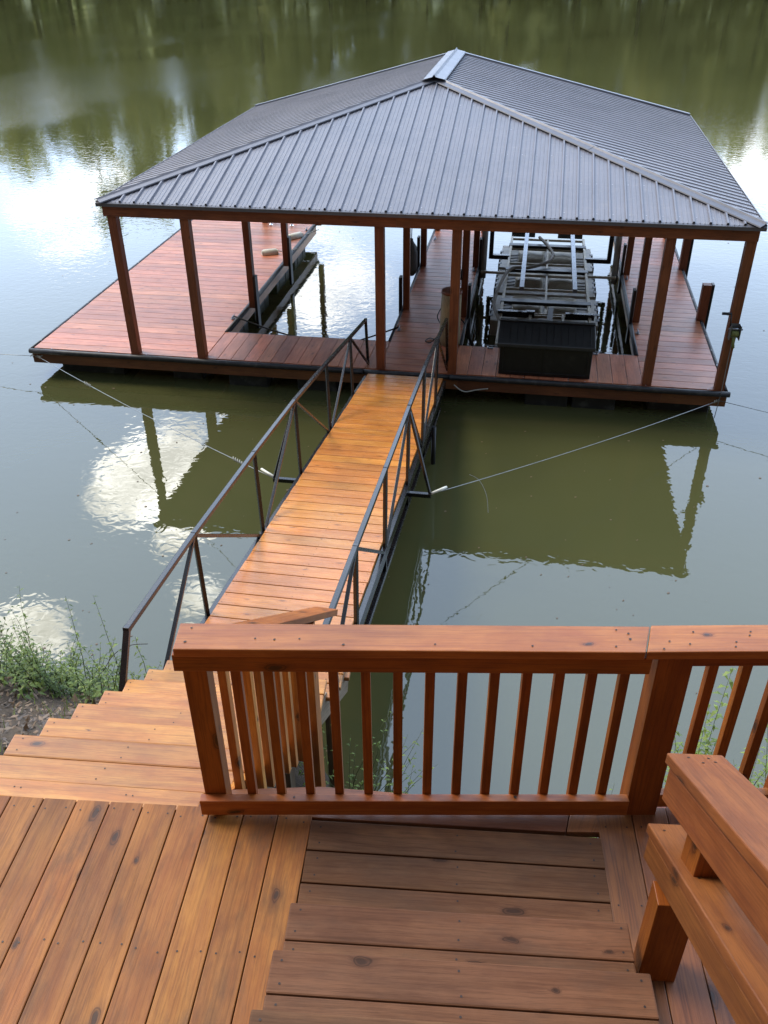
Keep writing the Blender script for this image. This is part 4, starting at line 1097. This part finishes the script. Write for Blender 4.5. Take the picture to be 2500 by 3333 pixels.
cable('short_rope', [(-1.05, Y0 - .08, .33), (-.95, Y0 - .12, .27), (-.85, Y0 - .12, .24), (-.70, Y0 - .10, .27), (-.5, Y0 - .08, .30)], .010, 'rope', 'short pale rope end hanging on the fascia beside the gangway', 'rope')
cable('post_wire', [(3.06, 12.98, 1.36), (3.06, 12.97, .9), (3.06, 12.95, .5), (3.06, Y0 - .09, .36), (3.05, Y0 - .08, .05)], .006, 'wire', 'thin wire dropping from the hand winch to the dock corner', 'wire')

# specks and pollen floating on the lake
q = random.Random(40); mb = MB()
for i in range(520):
    y = q.uniform(5.5, 60) if i % 3 else q.uniform(5.5, 14); x = q.uniform(-.42, .42) * (y + 8) - y * .17
    if -9 < x < 3.5 and 12.9 < y < 21.5: continue
    r_ = q.uniform(.006, .018) * (1 + y / 40)
    mb.disc((x, y, .001), r_, n=5, mi=0, h=.004, squash=q.uniform(.3, 1))
tag(mb.build('floating_specks', M['dry']), 'tiny pale specks floating on the lake surface', 'floating debris', kind='stuff')

# ------------------------------------------------------------------ plants
def stalk(mb, x, y, z, h, q, lean=.15, leaf=.07, dens=26, tone=.5, thick=.004, low=.0):
    a = q.uniform(0, 6.28); L = Vector((math.cos(a), math.sin(a), 0)) * lean * h
    pts = []
    for i in range(6):
        t = i / 5; pts.append(Vector((x, y, z)) + L * t * t + Vector((q.uniform(-.01, .01), q.uniform(-.01, .01), h * t)))
    mb.tube(pts, [thick * (1.15 - .9 * i / 5) for i in range(6)], 4, mi=1)
    an = q.uniform(0, 6.28)
    for i in range(dens):
        t = low + (1 - low) * (i + .5) / dens
        k = t * 5; j = min(4, int(k)); p_ = pts[j].lerp(pts[j + 1], k - j)
        an += 2.4 + q.uniform(-.4, .4)
        sz = leaf * q.uniform(.6, 1.25) * (1.1 - .65 * t)
        d = Vector((math.cos(an), math.sin(an), q.uniform(-.35, .45))); d.normalize()
        s_ = d.cross(Vector((0, 0, 1))).normalized() * sz * .17
        mid = p_ + d * sz * .5 + Vector((0, 0, sz * .10)); tip = p_ + d * sz - Vector((0, 0, sz * .22))
        tn = min(1, max(0, tone + q.uniform(-.35, .4)))
        mb.quad([p_, mid - s_, tip, mid + s_], tone=tn)
WG = 'tall leafy weeds standing on the bank'
def weed(x, y, h, label, seed, n=1, leaf=.075, dens=30, tone=.5, lean=.12):
    if x > 0: dens = int(h * 40); n += 2; leaf *= 1.25; tone = .85
    q = random.Random(seed); z = gh(x, y); mb = MB()
    for i in range(n):
        stalk(mb, x + q.uniform(-.04, .04) * (n > 1), y + q.uniform(-.04, .04) * (n > 1), z - .03, h * (1 if i == 0 else q.uniform(.55, .9)), q, lean, leaf, dens, tone)
    return tag(mb.build('tall_weed', [M['leaf'], M['stem']]), label, 'weed', WG)
weed(-3.75, 4.55, 1.22, 'tallest leafy weed at the far left of the bank, above the white cloud reflection', 1, 2, lean=.05)
weed(-3.52, 4.50, .98, 'slimmer weed just right of the tallest one at the far left', 2, 1, lean=.06)
weed(-3.18, 4.62, .98, 'straight thin weed in the middle of the left bank plants', 3, 1, lean=.04)
weed(-2.90, 4.62, 1.00, 'tall bent weed right of the middle of the left bank plants', 4, 1, lean=.12)
weed(-2.66, 4.60, .78, 'shorter weed near the black rail end of the gangway', 5, 1, lean=.1)
weed(-3.42, 4.35, .78, 'bushy weed below the slimmer weeds of the left bank', 6, 3)
weed(-2.34, 4.95, .95, 'thin weed seen between the bars of the gangway rail end', 7, 1, leaf=.05)
weed(-3.95, 4.1, .9, 'dense leafy weed at the left edge of the picture', 8, 4, leaf=.09)
weed(1.44, 4.4, 2.3, 'tallest branching weed right of the thick railing post', 9, 3, leaf=.11, dens=34, tone=.75, lean=.05)
weed(1.38, 4.45, 2.1, 'slender weed close beside the tallest weed behind the railing', 10, 1, leaf=.09, tone=.7)
weed(1.66, 4.3, 1.8, 'pale upright weed between the second and third right balusters', 11, 2, leaf=.08, tone=.85)
weed(1.22, 4.2, 1.6, 'low bushy weed showing right behind the thick railing post', 12, 4, leaf=.08, tone=.6)
weed(.88, 4.2, 1.55, 'curved weed left of the thick railing post', 13, 2, leaf=.09, tone=.7, lean=.3)
weed(1.72, 4.1, 1.95, 'bright leafy weed at the right edge behind the railing', 14, 5, leaf=.08, tone=.85)
weed(1.08, 4.15, 1.45, 'broad weed low between the thick post and first baluster', 15, 3, leaf=.08, tone=.6)
weed(1.95, 4.2, 1.9, 'tall weed beyond the right edge of the railing', 16, 3, leaf=.08, tone=.7)
q = random.Random(20); mb = MB()
for i in range(200):
    x = -2.85 - abs(q.gauss(0, 1.0)); y = q.uniform(3.75, 5.0) - .12 * (-2.7 - x) * 0
    if y < 4.15 + .25 * max(0, x + 3.1): continue
    h = q.uniform(.2, .55); stalk(mb, x, y, gh(x, y) - .02, h, q, .3, .085, int(10 + h * 22), .45 + q.uniform(-.25, .2))
for i in range(60):
    x = q.uniform(-5.5, -3.3); y = q.uniform(3.5, 4.3); h = q.uniform(.15, .5); stalk(mb, x, y, gh(x, y) - .02, h, q, .3, .085, 14, .45)
for i in range(50):
    x = q.uniform(-3.6, -3.05); y = q.uniform(2.6, 3.1); h = q.uniform(.15, .4)
    if x > -3.3 : continue
    stalk(mb, x, y, gh(x, y) - .02, h, q, .3, .08, 12, .5)
for i in range(170):
    x = q.uniform(-1.2, 3.0); y = q.uniform(4.0, 4.5); h = q.uniform(.2, .75) * (1.2 if x < -.4 else 1) + (.6 if x > .6 else 0) * q.random()
    if q.random() < .35 and x < .6: continue
    stalk(mb, x, y, gh(x, y) - .02, h, q, .4, .08, 12, .55)
for i in range(60):
    x = q.uniform(-1.15, -.75); y = q.uniform(3.9, 4.4); h = q.uniform(.4, 1.15); stalk(mb, x, y, gh(x, y) - .02, h, q, .4, .08, 18, .55)
tag(mb.build('bank_weeds', [M['leaf'], M['stem']]), 'low green weeds covering the edge of the bank', 'weeds', kind='stuff')
q = random.Random(30); mb = MB()
for i in range(900):
    x = q.uniform(-5.2, -2.35); y = q.uniform(2.3, 4.6)
    c = V(x, y, gh(x, y) + .01); h = q.uniform(.06, .17)
    if q.random() > (.25 if y < 3.7 else .9): continue
    a = q.uniform(0, 6.28); d = Vector((math.cos(a), math.sin(a), 0)); s_ = Vector((-d.y, d.x, 0)) * .003
    mb.quad([c - s_, c + s_, c + d * h * .45 + Vector((0, 0, h))], tone=q.uniform(.2, .9))
tag(mb.build('grass', M['leaf']), 'sparse thin grass blades on the earth bank', 'grass', kind='stuff')
q = random.Random(31); mb = MB()
for i in range(5200):
    x = q.uniform(-5.4, -2.0); y = q.uniform(2.0, 4.9)
    sz = q.uniform(.012, .034) * (1.7 if q.random() < .1 else 1)
    c = V(x, y, gh(x, y) + q.uniform(.0, .022))
    a = Vector((q.uniform(-1, 1), q.uniform(-1, 1), q.uniform(-.35, .35))).normalized() * sz
    b = a.cross(Vector((q.uniform(-.3, .3), q.uniform(-.3, .3), 1))).normalized() * sz * q.uniform(.25, .6)
    k = Vector((0, 0, sz * q.uniform(0, .6)))
    mb.quad([c - a, c - b + k * .4, c + a + k, c + b], tone=q.random() ** 1.5)
tag(mb.build('leaf_litter', M['dry']), 'brown fallen leaves scattered over the bare earth beside the stairs', 'leaf litter', kind='stuff')
q = random.Random(32)
for lab, pts in (('thin bare twig arching out of the weeds over the water', [(-3.0, 4.55, 1.7), (-2.9, 4.6, 1.86), (-2.78, 4.65, 1.93), (-2.64, 4.68, 1.94)]),):
    mb = MB(); mb.tube(spline(pts), .003, 5); tag(mb.build('twig', M['bark']), lab, 'twig')
